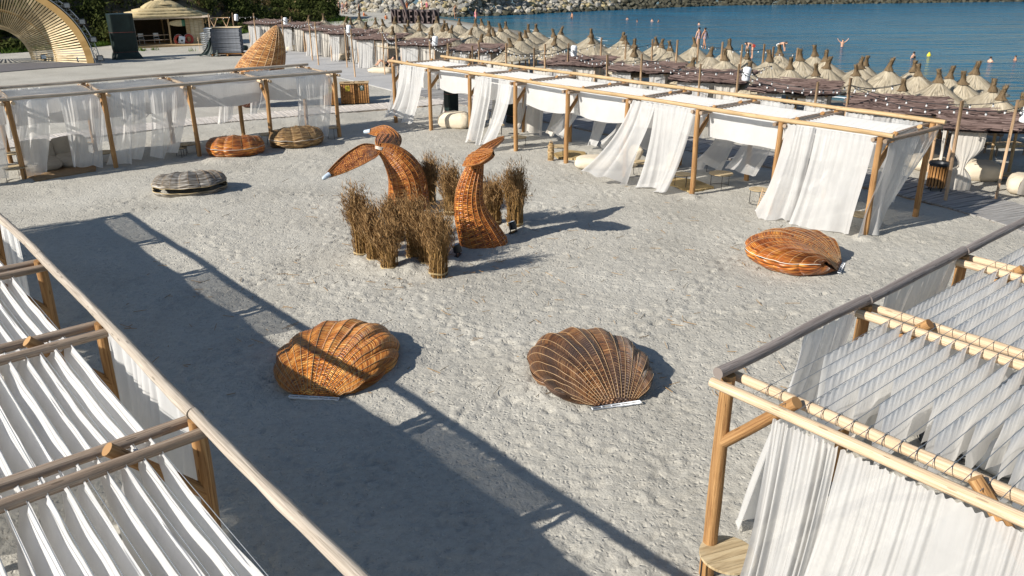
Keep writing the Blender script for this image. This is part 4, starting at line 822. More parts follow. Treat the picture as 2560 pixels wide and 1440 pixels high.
# ------------------------------------------------------------------ furniture of the square
def pillow(mb, c, size, rz=0.0, seed=0, e=0.42, sag=0.12, nu=44, nv=24, tiltx=0.0):
    a = np.linspace(0, 2 * PI, nu + 1); b = np.linspace(-PI / 2, PI / 2, nv); A, B = np.meshgrid(a, b, indexing='ij')
    sp = lambda x, k: np.sign(x) * np.abs(x) ** k
    X = sp(np.cos(B), e) * sp(np.cos(A), e); Y = sp(np.cos(B), e) * sp(np.sin(A), e); Z = sp(np.sin(B), 0.75)
    pin = 1 - 0.22 * (np.abs(X) * np.abs(Y)) ** 2; Z = Z * (0.6 + 0.4 * np.cos(X * 1.2) * np.cos(Y * 1.2)) * pin
    w = 1 + 0.05 * vn2(X * 3 + seed, Y * 3 + Z, seed) + 0.025 * vn2(X * 8 + seed, Y * 8 + Z * 4, seed + 3)
    X, Y, Z = X * w * size[0] / 2, Y * w * size[1] / 2, Z * w * size[2] / 2
    Z = Z - sag * size[2] * np.exp(-((X / size[0] * 2.6) ** 2 + (Y / size[1] * 2.6) ** 2)) * (Z > 0)
    Z = np.maximum(Z, -size[2] * 0.36)
    if tiltx: X, Z = X * math.cos(tiltx) - Z * math.sin(tiltx), X * math.sin(tiltx) + Z * math.cos(tiltx)
    cz, s_ = math.cos(rz), math.sin(rz); V = np.stack([X * cz - Y * s_, X * s_ + Y * cz, Z], 2).reshape(-1, 3) + np.asarray(c, float)
    V[:, 2] = V[:, 2].clip(0.01)
    mb.add(V, [grid_faces(nu + 1, nv)], np.stack([A, B], 2).reshape(-1, 2)); return mb
def beanbag(label, p, rz, size=(1.25, 0.95, 0.42), back=0.75, mat=CANVAS, seed=0, group='bean bag loungers'):
    r_ = thing('bean_bag', label, 'bean bag', p, rz, group); b = MB(); pillow(b, (0, 0, size[2] * 0.36), size, 0, seed); b.build('seat_cushion', mat, r_)
    if back:
        b = MB(); pillow(b, (size[0] * 0.36, 0, back * 0.52), (back, size[1] * 0.95, size[2] * 0.95), 0, seed + 4, tiltx=1.05); b.build('back_cushion', mat, r_)
    return r_
beanbag('plump beige bean bag beside the second post of the long pergola', G(1140, 318), R(160), (1.4, 1.05, 0.85), 0.0, seed=3)
beanbag('low beige floor cushion by the blown curtain, before the long pergola post', G(1490, 420), R(170), (1.35, 1.0, 0.55), 0.0, seed=5)
beanbag('upright beige bean bag behind a long pergola post and curtain', G(1560, 415), R(10), (0.9, 0.75, 0.45), 0.7, seed=6)
beanbag('taupe lounger cushion by the first post inside the sheer pergola', G(105, 420), aA + PI / 2, (1.75, 1.2, 0.45), 0.85, CANVAS_GREY, 7)
beanbag('taupe lounger cushion farther along inside the sheer pergola', G(190, 408), aA + PI / 2, (1.75, 1.2, 0.45), 0.85, CANVAS_GREY, 8)
beanbag('bulging beige bean bag beside the tied linen curtain of the end cabana', G(2445, 447), R(-20), (1.2, 1.0, 0.75), 0.0, CANVAS, 9)
beanbag('beige bean bag in the shade behind the corner of the long pergola', G(2310, 420), R(20), (1.2, 1.0, 0.6), 0.0, CANVAS, 10)
beanbag('beige bean bag cut by the picture edge near the end cabana', G(2556, 480), R(60), (1.1, 0.9, 0.7), 0.0, CANVAS, 11)
beanbag('pale round pouf under the foreground wire roof beside the cable coil', G(2490, 1140), R(20), (1.15, 1.1, 0.5), 0.0, m_plain('canvas_pale', (0.66, 0.65, 0.62), 0.85, 0.2, 0.06, 3.0, 0.3), 12)
beanbag('cream flat cushion carrying the sunbather by a pole', G(955, 183), R(-20), (1.6, 1.0, 0.5), 0.0, CANVAS, 13)
def table(label, p, rz=0.0, r=0.3, h=0.42, planks=False):
    t_ = thing('side_table', label, 'side table', p, rz, 'round side tables')
    if planks:
        top = bpy.data.objects.new('table_top', None); C.objects.link(top); top.parent = t_
        n = 5; w = 2 * r / n
        for k in range(n):
            y0 = -r + k * w + 0.002; y1 = y0 + w - 0.004; ys = np.linspace(y0, y1, 7); xh = np.sqrt(np.maximum(r * r - ys ** 2, 1e-5))
            ring = np.concatenate([np.stack([xh, ys], 1), np.stack([-xh[::-1], ys[::-1]], 1)]); m = len(ring); b = MB()
            V = np.concatenate([np.c_[ring, np.full(m, h)], np.c_[ring, np.full(m, h - 0.03)]]); uv = np.tile(ring + k * 3.3, (2, 1))
            i = np.arange(m); b.add(V, [i[None, :], np.stack([i, i + m, (i + 1) % m + m, (i + 1) % m], 1), (i + m)[::-1][None, :]], uv); b.build('plank', WOOD_TOP, top, smooth=False)
    else:
        b = MB(); lathe(b, [(0.0, h - 0.026), (r - 0.01, h - 0.026), (r, h - 0.018), (r, h - 0.004), (r - 0.008, h), (0.0, h)], 36)
        v = b.v[0]; b.uv[0] = v[:, :2] + 3.1; b.build('table_top', WOOD_TOP, t_, smooth=False)
    for k in range(3):
        a = k * 2 * PI / 3 + 0.4; x, y = math.cos(a) * r * 0.86, math.sin(a) * r * 0.86; b = MB(); tube(b, [(x, y, 0), (x, y, h - 0.02)], 0.009, 8); b.build('leg', STEEL_BLACK, t_)
    b = MB(); a = np.linspace(0, 2 * PI, 33); tube(b, np.stack([np.cos(a) * r * 0.86, np.sin(a) * r * 0.86, np.full(33, h - 0.035)], 1), 0.008, 6, False); b.build('top_ring', STEEL_BLACK, t_)
    b = MB(); a = np.linspace(0.4, 0.4 + 2 * PI / 3, 12); tube(b, np.stack([np.cos(a) * r * 0.86, np.sin(a) * r * 0.86, np.full(12, 0.015)], 1), 0.008, 6, False); b.build('foot_bar', STEEL_BLACK, t_)
for lb, px, r, h in (('small round side table before the lone rust shell curtains, nearest the wooden rack', (1893, 508), 0.27, 0.42), ('round side table with the largest top under the open bay', (1800, 466), 0.36, 0.42),
                     ('small round side table standing on the tan mat by a post', (1705, 468), 0.26, 0.42), ('round side table in the shade at the back of the open bay', (1783, 432), 0.26, 0.4),
                     ('round side table half behind the big blown curtain', (1602, 436), 0.28, 0.42), ('round side table between the woven lantern and a post', (1398, 393), 0.3, 0.4),
                     ('round side table at the foot of the post above the raised fluke', (1297, 366), 0.3, 0.36), ('little round side table behind the twin curtain', (1248, 338), 0.22, 0.42),
                     ('round side table at the left foot post of the sheer pergola', (45, 452), 0.36, 0.45), ('round side table beside the sheer pergola post near the taupe cushions', (266, 412), 0.34, 0.45),
                     ('round side table before the third sheer pergola post, taller of two', (474, 388), 0.3, 0.42), ('low round side table tucked beside a taller one', (455, 392), 0.22, 0.34),
                     ('round side table behind the orange wicker shell', (672, 362), 0.32, 0.42), ('round side table behind the tan shell by the corner post', (835, 346), 0.28, 0.45),
                     ('round side table at the back post of the sheer pergola', (222, 385), 0.28, 0.4), ('round side table holding a small cup near the picture edge', (40, 412), 0.28, 0.42),
                     ('round side table showing under the hem of the corner curtain', (2150, 575), 0.3, 0.42)):
    table(lb, G(*px), px[0] * 0.7 % 3, r, h)
table('plank-topped round side table at the foreground pergola post', G(1820, 1384, 0.45) * (1, 1, 0), 0.35, 0.3, 0.45, True)
table('low round table inside the end cabana beside the bean bags', G(2520, 455), 0.3, 0.33, 0.25)
def basket(label, p, r, h, group='woven seagrass lanterns'):
    t_ = thing('woven_lantern', label, 'lantern', p, 0, group); b = MB()
    lathe(b, [(r * 0.8, 0.0), (r, h * 0.12), (r * 1.02, h * 0.5), (r * 0.95, h * 0.8), (r * 0.7, h * 0.96), (r * 0.35, h)], 28); b.build('woven_body', BASKET, t_)
    b = MB(); a = np.linspace(0, PI, 14); tube(b, np.stack([np.cos(a) * r * 0.5, 0 * a, h * 0.94 + np.sin(a) * 0.1], 1), 0.012, 6); b.build('handle', ROD, t_)
    b = MB(); a = np.linspace(0, 2 * PI, 25)
    for z in (0.02, 0.5, 0.8): tube(b, np.stack([np.cos(a) * r * 1.02, np.sin(a) * r * 1.02, np.full(25, h * z + 0.01)], 1), 0.014, 6, False)
    b.build('hoop', ROD, t_)
basket('tall slim woven lantern left of a post of the long pergola', G(1377, 401), 0.11, 0.62); basket('wide squat woven lantern in the shade of the blown curtain', G(1682, 420), 0.2, 0.55)
t_ = thing('wicker_rack', 'wicker backrest rack half under the corner curtain', 'backrest', G(1920, 530), R(-50))
for i in range(9): b = MB(); tube(b, [(-0.35, 0.02 * i, 0.06 + i * 0.055), (0.35, 0.02 * i, 0.06 + i * 0.055)], 0.012, 6); b.build('slat', ROD, t_)
for x in (-0.35, 0, 0.35): b = MB(); tube(b, [(x, -0.02, 0.0), (x, 0.18, 0.56)], 0.014, 6); b.build('upright', ROD, t_)
def rug(label, poly, mat=RUG):
    n = len(poly); b = MB(); V = [(*G(*p)[:2], 0.042) for p in poly] + [(*G(*p)[:2], -0.02) for p in poly]; i = np.arange(n); V = np.array(V)
    b.add(V, [i[::-1][None, :], np.stack([i, (i + 1) % n, (i + 1) % n + n, i + n], 1)], V[:, :2] * 0.4); o = b.build('mat', mat, smooth=False); tag(o, label, 'mat', 'jute mats on the sand')
rug('tan jute mat under a side table and post of the open bay', [(1650, 455), (1725, 482), (1785, 470), (1740, 452), (1690, 446)])
rug('round-ended straw mat beside the slim woven lantern', [(1382, 386), (1398, 398), (1440, 399), (1467, 392), (1462, 382), (1420, 377)])
rug('brown mat under the taupe cushions of the sheer pergola', [(50, 440), (90, 455), (240, 428), (240, 410), (150, 402), (60, 420)], m_plain('mat_brown', (0.27, 0.18, 0.1), 0.9, 0.1))
# coil of black cable
t_ = thing('cable_coil', 'loose coil of black cable on the sand under the wire roof', 'cable coil', G(2375, 1118)); g = np.random.default_rng(6)
for k in range(11):
    a = np.linspace(0, 2 * PI, 41); r = 0.4 + g.normal(0, 0.035); c = g.normal(0, 0.025, 2); b = MB()
    tube(b, np.stack([c[0] + r * np.cos(a), c[1] + r * np.sin(a), 0.04 + 0.012 * k + 0.02 * np.sin(2 * a + k)], 1), 0.0075, 6, False); b.build('cable_loop', PLASTIC_BLACK, t_)
# pallet tables under the foreground billowing roof
def pallet(label, p, rz, hz):
    t_ = thing('pallet_table', label, 'pallet', (p[0], p[1], 0), rz, 'pallet tables')
    for i in range(5): b = MB(); bbox(b, (0, -0.36 + 0.18 * i, hz), (1.0, 0.12, 0.03), 0.005); b.build('slat', WOOD_TOP, t_)
    for x in (-0.42, 0, 0.42): b = MB(); bbox(b, (x, 0, hz - 0.06), (0.09, 0.84, 0.09), 0.005); b.build('bearer', WOOD_TOP, t_); b = MB(); bbox(b, (x, 0, (hz - 0.1) / 2), (0.09, 0.8, hz - 0.1), 0.005); b.build('support', STEEL_BLACK, t_)
pallet('slatted pallet table seen between the billowing roof strips', G(112, 1045, 0.3), R(20), 0.32); pallet('second slatted pallet table nearer the frame edge, under the strips', G(85, 1000, 0.3), R(24), 0.3)
# bins
def bin_box(label, p, rz, sticker, sym):
    t_ = thing('recycling_bin', label, 'bin', p, rz, 'plywood recycling bins')
    for sx, sy, L in ((0, -0.32, 0.66), (0, 0.32, 0.66)):
        for k in range(6): b = MB(); bbox(b, (-0.275 + k * 0.11, sy, 0.52), (0.105, 0.02, 0.94), 0.003); b.build('board', WOOD_BIN, t_)
    for sx in (-0.325, 0.325): b = MB(); box(b, (sx, 0, 0.52), (0.02, 0.62, 0.94)); b.build('side_panel', WOOD_BIN, t_)
    b = MB(); V = np.array([(-0.36, -0.36), (0.36, -0.36), (0.36, 0.36), (-0.36, 0.36), (-0.16, -0.11), (0.16, -0.11), (0.16, 0.11), (-0.16, 0.11)]); q = np.array([[0, 1, 5, 4], [1, 2, 6, 5], [2, 3, 7, 6], [3, 0, 4, 7]])
    b.add(np.c_[V, np.full(8, 1.03)], [q]); b.add(np.c_[V, np.full(8, 0.995)], [q[:, ::-1]]); o = np.array([0, 1, 2, 3]); b.add(np.concatenate([np.c_[V[:4], np.full(4, 1.03)], np.c_[V[:4], np.full(4, 0.995)]]), [np.array([[i, i + 4, (i + 1) % 4 + 4, (i + 1) % 4] for i in range(4)])]); b.build('lid', WOOD_TAN, t_, smooth=False)
    b = MB(); box(b, (0, 0, 0.9), (0.34, 0.24, 0.02)); b.build('opening', PLASTIC_BLACK, t_)
    b = MB(); box(b, (0.02, -0.333, 0.78), (0.2, 0.006, 0.26)); st = b.build('sticker', sticker, t_)
    b = MB()
    for k in range(3):
        a = k * 2 * PI / 3 + PI / 2; c = np.array([0.02 + 0.035 * math.cos(a), -0.338, 0.82 + 0.035 * math.sin(a)]); d = np.array([-math.sin(a), 0, math.cos(a)])
        tube(b, [c - d * 0.035, c + d * 0.012], [0.01, 0.01], 6); tube(b, [c + d * 0.012, c + d * 0.04], [0.02, 0.001], 6)
    box(b, (0.02, -0.338, 0.73), (0.11, 0.004, 0.012)); b.build('recycling_mark', sym, st)
bang = R(8)
bin_box('plywood recycling bin with yellow sticker at the boardwalk edge', G(868, 262) + (0, 0.35, 0), bang, STICKER_YELLOW, PLASTIC_BLACK)
bin_box('plywood recycling bin with dark green sticker at the row end', G(897, 261) + (0.12, 0.42, 0), bang, PAINT_DARKGREEN, PLASTIC_WHITE)
bin_box('plywood recycling bin seen through the sheer corner curtain', G(824, 265) + (0, 0.3, 0), bang, STICKER_YELLOW, PLASTIC_BLACK)
t_ = thing('slatted_bin', 'round slatted wooden litter bin with black liner on the grey boardwalk', 'bin', G(2344, 484) + (0, 0.2, 0.06), 0)
for k in range(18):
    a = k * 2 * PI / 18; b = MB(); bbox(b, (0, 0, 0), (0.68, 0.062, 0.022), 0.004); o = b.build('slat', WOOD_BIN, t_); o.location = (0.25 * math.cos(a), 0.25 * math.sin(a), 0.46); o.rotation_euler = (0, -PI / 2, a)
b = MB(); lathe(b, [(0.0, 0.16), (0.235, 0.16), (0.235, 0.8), (0.29, 0.84), (0.295, 0.79), (0.262, 0.74)], 28, jit=0.02); b.build('liner_bag', PLASTIC_BLACK, t_)
for k in range(4): a = k * PI / 2 + 0.5; b = MB(); box(b, (0.2 * math.cos(a), 0.2 * math.sin(a), 0.1), (0.03, 0.03, 0.22)); b.build('foot', STEEL_BLACK, t_)
# ------------------------------------------------------------------ thatched parasols on the beach
def parasol_proto(seed):
    g = np.random.default_rng(seed); root = thing('thatched_parasol', 'thatched parasol', 'parasol', (0, 0, -50))
    Rr, z0, hh = 1.2, 1.52, 0.8; r = np.linspace(0.05, Rr, 10); z = z0 + hh * (0.8 * (1 - r / Rr) ** 1.05 + 0.2 * (1 - r / Rr) ** 4); prof = np.c_[r, z]
    b = MB(); lathe(b, np.r_[prof, [[Rr - 0.05, z0 - 0.03]]], 44, jit=0.012, seed=seed)
    n = 420; a = g.uniform(0, 2 * PI, n); r0 = g.uniform(0.1, 1.0, n); r1 = np.minimum(r0 + g.uniform(0.3, 0.6, n), Rr * g.uniform(0.97, 1.09, n)); zf = lambda q: z0 + hh * (0.8 * np.clip(1 - q / Rr, 0, 1) ** 1.05 + 0.2 * np.clip(1 - q / Rr, 0, 1) ** 4) - np.clip(q - Rr, 0, None) * 0.6
    da = g.normal(0, 0.07, n); w = g.uniform(0.008, 0.02, n)
    pt = lambda rr, aa, off, zo: np.stack([rr * np.cos(aa) - off * np.sin(aa), rr * np.sin(aa) + off * np.cos(aa), zf(rr) + zo], 1)
    lift = g.uniform(0.015, 0.05, n); V = np.stack([pt(r0, a, -w, 0.008), pt(r0, a, w, 0.008), pt((r0 + r1) / 2, a + da / 2, w * 1.2, lift), pt((r0 + r1) / 2, a + da / 2, -w * 1.2, lift), pt(r1, a + da, 0 * w, lift * 0.6)], 1)
    I = np.arange(n)[:, None] * 5; U = np.repeat(np.c_[g.uniform(0, 1, n), g.uniform(0, 1, n)], 5, 0)
    b.add(V.reshape(-1, 3), [I + np.array([0, 1, 2, 3]), I + np.array([3, 2, 4])], U); b.build('thatch_canopy', STRAW, root)
    b = MB(); k = g.uniform(-0.11, 0.11, 2); lathe(b, [(0.2, z0 + hh - 0.13), (0.125, z0 + hh - 0.03), (0.085, z0 + hh + 0.08), (0.07, z0 + hh + 0.22), (0.085, z0 + hh + 0.33), (0.0, z0 + hh + 0.34)], 14, jit=0.16, seed=seed)
    b.v[0][:, :2] += k * ((b.v[0][:, 2:] - z0 - hh).clip(0) / 0.4)
    for i in range(60):
        a_ = g.uniform(0, 6.28); zz = g.uniform(0.0, 0.33); c = np.array([0.08 * math.cos(a_), 0.08 * math.sin(a_), z0 + hh + zz]); c[:2] += k * zz / 0.4; d = np.array([math.cos(a_) * g.uniform(0.01, 0.1), math.sin(a_) * g.uniform(0.01, 0.1), g.uniform(0.05, 0.14)]); s_ = np.array([-math.sin(a_), math.cos(a_), 0]) * 0.012
        b.add([c - s_, c + s_, c + d], [np.array([[0, 1, 2]])], np.full((3, 2), g.random()))
    b.build('topknot', STRAW_KNOT, root); b = MB(); log(b, (0, 0, -0.3), (0, 0, z0 + hh - 0.1), 0.055, 0.045, 8, 0.01, seed); b.build('pole', WOOD_TAN, root)
    b = MB(); a = np.linspace(0, 2 * PI, 21); tube(b, np.stack([np.cos(a) * 0.8, np.sin(a) * 0.8, np.full(21, z0 + 0.08)], 1), 0.015, 5, False)
    for q in range(6): tube(b, [(0, 0, z0 + 0.35), (0.95 * math.cos(q * PI / 3), 0.95 * math.sin(q * PI / 3), z0 + 0.0)], 0.014, 5)
    b.build('hoop_frame', WOOD_XGREY, root); return root
protos = [parasol_proto(s) for s in (101, 102, 103, 104)]; used = [False] * 4
TIPS = []
def addt(ox, oy, s, L): TIPS.extend([(ox + x / s, oy + y / s) for x, y in L])
addt(1640, 0, 4, [(390, 365), (485, 370), (555, 445), (770, 415), (905, 460), (710, 510), (955, 590), (1140, 510), (1250, 465), (1460, 510), (1360, 580), (1595, 475), (1735, 510)])
addt(1920, 100, 4, [(570, 165), (548, 215), (955, 110), (935, 165), (910, 200), (1220, 190), (1265, 210), (1490, 175), (1540, 215), (1390, 330), (1715, 305), (1840, 245), (1975, 280), (2090, 240), (2245, 320), (2485, 350), (2400, 425), (2600, 470)])
addt(1100, 0, 4, [(190, 170), (255, 175), (430, 180), (470, 190), (345, 205), (65, 255), (165, 250), (285, 245), (360, 315), (475, 290), (545, 275), (615, 235), (670, 210), (685, 215), (740, 370), (790, 315), (855, 285), (900, 250), (935, 245), (965, 230), (1140, 345), (1155, 285), (1205, 250), (1228, 245), (1495, 285), (1515, 290), (1525, 345), (1820, 320), (1865, 320), (1885, 335), (1950, 375), (1935, 475), (2170, 335), (2225, 355), (2305, 405), (2500, 515), (2550, 360)])
addt(800, 0, 8, [(60, 290), (145, 290), (455, 300), (545, 345), (740, 285), (940, 400), (1105, 320), (1265, 345), (1400, 500), (1520, 350), (1700, 440), (1745, 340), (1960, 300), (1970, 450), (2130, 300), (2330, 310), (2195, 490), (2430, 450), (2525, 370), (2530, 490)])
addt(620, 0, 9, [(1325, 310), (935, 315)])
sites = []
for t in TIPS:
    p = G(t[0], t[1], 2.74); n = p[:2] @ NV
    if all(np.hypot(*(p[:2] - q[0][:2])) > 0.95 for q in sites): sites.append((p, n, t[0]))
rows = {}
for st in sites: rows.setdefault(int(np.clip((st[1] - 28.8) // 1.9, 0, 5)), []).append(st)
ROWN = ['row nearest the cabanas', 'second row from the cabanas', 'third row from the cabanas', 'fourth row from the cabanas', 'fifth row from the cabanas', 'row nearest the water']
g = np.random.default_rng(12)
for k, L in rows.items():
    for i, (p, n, px) in enumerate(sorted(L, key=lambda q: q[2])):
        v = int(g.integers(4)); lb = 'straw parasol, %s from the left in the %s' % (nth(i), ROWN[k]); z = float(ground_z(np.array(p[0]), np.array(p[1])))
        sc = g.uniform(0.96, 1.06)
        if not used[v]: o = protos[v]; used[v] = True; o.location = (p[0], p[1], 0); o.rotation_euler = (g.normal(0, 0.02), g.normal(0, 0.02), g.uniform(0, 6)); o['label'] = lb; o['group'] = 'thatched parasols on the beach'
        else: o = clone(protos[v], (p[0], p[1], 0), g.uniform(0, 6), lb, 'thatched parasols on the beach', sc); o.rotation_euler = (g.normal(0, 0.045), g.normal(0, 0.045), g.uniform(0, 6)); o.scale = (sc * g.uniform(0.92, 1.08), sc * g.uniform(0.92, 1.08), sc * g.uniform(0.95, 1.04))
        o['category'] = 'parasol'

# ------------------------------------------------------------------ brushwood cabanas
def brush_mesh(sx, sy, seed, n=300, name='brush_roof', sag=0.1):
    g = np.random.default_rng(seed); b = MB(); u = np.linspace(-sx / 2, sx / 2, 18); v = np.linspace(-sy / 2, sy / 2, 14); U, V = np.meshgrid(u, v, indexing='ij')
    zf = lambda x, y: -sag * np.cos(PI * x / sx) * np.cos(PI * y / sy) * 0.9 + 0.05 * vn2(x * 1.4 + 7, y * 1.4, seed)
    b.add(np.stack([U, V, zf(U, V) - 0.02], 2).reshape(-1, 3), [grid_faces(18, 14)], np.stack([U, V], 2).reshape(-1, 2))
    b.add(np.stack([U, V, zf(U, V) - 0.06], 2).reshape(-1, 3), [grid_faces(18, 14)[:, ::-1]], np.stack([U, V], 2).reshape(-1, 2))
    for i in range(n):
        L = g.uniform(0.5, 1.5); x = g.uniform(-sx / 2 - 0.05, sx / 2 + 0.05); y = g.uniform(-sy / 2 - 0.06, sy / 2 + 0.06); a = g.normal(0, 0.22); x0 = max(x - L / 2, -sx / 2 - g.uniform(0.02, 0.2)); x1 = min(x + L / 2, sx / 2 + g.uniform(0.02, 0.2))
        t = np.array([0, 0.5, 1]); X = x0 + (x1 - x0) * t; Y = y + (X - x) * math.tan(a) + g.normal(0, 0.02, 3); Z = zf(X, Y) + g.uniform(0.0, 0.085) + g.normal(0, 0.015, 3)
        P = np.stack([X, Y, Z], 1); r = g.uniform(0.01, 0.022); q = []
        for k in range(3): q += [P[k] + (0, -r, 0), P[k] + (0, r, 0), P[k] + (0, 0, r * 1.5)]
        b.add(q, [np.array([[0, 3, 5, 2], [1, 2, 5, 4], [3, 6, 8, 5], [4, 5, 8, 7]])], np.tile([g.uniform(0, 30), g.uniform(0, 30)], (9, 1)))
    me = b.mesh(name, False); me.materials.append(BRUSH); return me
def cabana_proto(style, seed, sx=2.7, sy=2.15):
    root = thing('cabana', 'cabana', 'cabana', (0, 0, -50)); g = np.random.default_rng(seed); H = 1.86
    o = link('brush_roof', brush_mesh(sx + 0.3, sy + 0.2, seed, 340), None, root); o.location = (0, 0, H + 0.12); o.rotation_euler = (g.normal(0.07, 0.015), g.normal(0, 0.02), 0)
    for x in (-1, 1):
        for y in (-1, 1): b = MB(); log(b, (x * (sx / 2 - 0.15), y * (sy / 2 - 0.15), -0.2), (x * (sx / 2 - 0.15), y * (sy / 2 - 0.15), H), 0.05, 0.045, 9, 0.02, seed + x + 2 * y); b.build('post', WOOD_POLE, root)
        b = MB(); log(b, (x * (sx / 2 - 0.15), -sy / 2 + 0.05, H), (x * (sx / 2 - 0.15), sy / 2 - 0.05, H), 0.045, 0.04, 8, 0.01, seed + 9 + x); b.build('roof_beam', WOOD_POLE, root)
    ex, ey, zt = sx / 2 - 0.1, sy / 2 - 0.1, H - 0.02; kw = dict(drop=1.8, amp=0.05, nu=46, nv=14)
    if style == 'full':
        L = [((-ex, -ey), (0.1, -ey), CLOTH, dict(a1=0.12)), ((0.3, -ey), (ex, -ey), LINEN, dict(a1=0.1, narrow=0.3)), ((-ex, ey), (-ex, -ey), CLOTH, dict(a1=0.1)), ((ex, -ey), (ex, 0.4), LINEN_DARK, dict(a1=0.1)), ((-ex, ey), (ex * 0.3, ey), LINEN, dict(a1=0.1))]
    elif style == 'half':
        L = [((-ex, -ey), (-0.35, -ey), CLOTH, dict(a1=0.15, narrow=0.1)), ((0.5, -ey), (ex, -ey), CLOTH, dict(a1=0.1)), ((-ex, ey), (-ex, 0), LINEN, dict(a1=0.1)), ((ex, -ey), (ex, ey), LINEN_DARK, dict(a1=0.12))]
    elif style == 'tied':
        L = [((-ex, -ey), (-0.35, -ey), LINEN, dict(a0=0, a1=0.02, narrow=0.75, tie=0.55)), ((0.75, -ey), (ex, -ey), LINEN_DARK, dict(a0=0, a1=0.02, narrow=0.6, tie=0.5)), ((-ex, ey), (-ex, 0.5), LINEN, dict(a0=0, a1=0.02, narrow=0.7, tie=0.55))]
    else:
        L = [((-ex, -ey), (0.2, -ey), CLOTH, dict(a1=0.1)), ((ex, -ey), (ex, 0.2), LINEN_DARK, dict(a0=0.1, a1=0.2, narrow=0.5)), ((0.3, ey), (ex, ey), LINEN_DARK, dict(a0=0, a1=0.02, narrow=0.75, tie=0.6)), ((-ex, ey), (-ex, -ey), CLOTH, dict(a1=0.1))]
    for k, (p, q, m, e) in enumerate(L): curtain((*p, zt), (*q, zt), wind=(-0.9, -0.4), seed=seed + k, folds=max(3, int(np.hypot(p[0] - q[0], p[1] - q[1]) * 5)), **{**kw, **e}).build('curtain', m, root)
    return root
CP = {s: cabana_proto(s, 200 + i * 10) for i, s in enumerate(('full', 'half', 'tied', 'open'))}; cused = set()
CB = [('brushwood-roofed cabana with tied linen curtains at the picture edge', (2495, 300), 'tied', -22), ('brushwood-roofed cabana behind the corner of the long pergola', (2245, 258), 'open', -24),
      ('brushwood cabana second along from the long pergola corner', (1990, 215), 'half', -26), ('brushwood cabana third along from the long pergola corner', (1785, 188), 'full', -28), ('brushwood cabana fourth along from the long pergola corner', (1615, 166), 'half', -28),
      ('brushwood cabana fifth along, before the open gap with hanging bulbs', (1448, 150), 'full', -28), ('brushwood cabana first beyond the open gap', (1200, 118), 'half', -28), ('brushwood cabana second beyond the open gap', (1065, 103), 'full', -28),
      ('brushwood cabana third beyond the open gap', (952, 89), 'full', -28), ('brushwood cabana fourth beyond the open gap', (880, 77), 'half', -28), ('brushwood cabana fifth beyond the open gap', (815, 68), 'full', -28), ('brushwood cabana before the last one in the row', (748, 59), 'full', -28), ('last brushwood cabana of the row, by the stacked mattresses', (668, 52), 'full', -30)]
for lb, px, s, a in CB:
    p = G(px[0], px[1] + 4, 1.97); p[2] = 0
    if s not in cused: o = CP[s]; cused.add(s); o.location = p; o.rotation_euler = (0, 0, R(a)); o['label'] = lb; o['group'] = 'brushwood cabanas along the boardwalk'
    else: clone(CP[s], p, R(a), lb, 'brushwood cabanas along the boardwalk')
for i, (lb, px) in enumerate((('brown bean bag in the fifth cabana beyond the gap', (733, 128)), ('beige bean bag peeping out of the fourth cabana beyond the gap', (850, 150)), ('beige bean bag before the curtains of the cabana after the gap', (1150, 150)))): beanbag(lb, G(*px), i, (1.0, 0.9, 0.6), 0.0, CANVAS, 20 + i)

# ------------------------------------------------------------------ poles, strings of bulbs, pole lamps
pole_me = {}
def pole(label, px, z=2.85, tilt=0.0):
    p = G(px[0], px[1], z); b = MB(); bbox(b, (0, 0, 0), (z + 0.35, 0.075, 0.075), 0.006)
    o = b.build('light_pole', WOOD_POLE); o.location = (p[0], p[1], z / 2 - 0.17); o.rotation_euler = (g.normal(0, 0.012), -PI / 2 + g.normal(0, 0.012), g.uniform(0, 1.5)); tag(o, label, 'pole', 'square timber light poles'); return p
NP = [(2545, 250), (2410, 252), (2128, 195), (2045, 205), (1848, 160), (1752, 160), (1605, 135), (1520, 137), (1420, 108), (1335, 120), (1265, 108), (1197, 105), (1182, 114), (1120, 108), (1073, 85), (990, 88), (955, 68), (878, 72), (860, 58), (787, 55), (772, 48), (703, 40), (633, 33), (580, 32), (520, 35)]
npos = [pole('timber light pole, %s counting from the picture edge along the cabanas' % nth(i), t) for i, t in enumerate(NP)]
FP = [(1363, 110), (1503, 95), (1565, 103), (1632, 98), (1694, 100), (1747, 97), (1807, 105), (1856, 112), (1912, 110), (1935, 117), (1995, 120)]
fpos = [pole('thin timber pole among the parasols, %s from the left' % nth(i), t) for i, t in enumerate(FP)]
_b = MB(); lathe(_b, [(0.0, -0.12), (0.018, -0.115), (0.03, -0.09), (0.027, -0.065), (0.016, -0.045), (0.014, -0.04)], 10); BULB = _b.mesh('bulb'); BULB.materials.append(GLASS_WHITE)
_b = MB(); lathe(_b, [(0.024, -0.045), (0.024, 0.0), (0.0, 0.004)], 8); SOCK = _b.mesh('socket'); SOCK.materials.append(PLASTIC_BLACK)
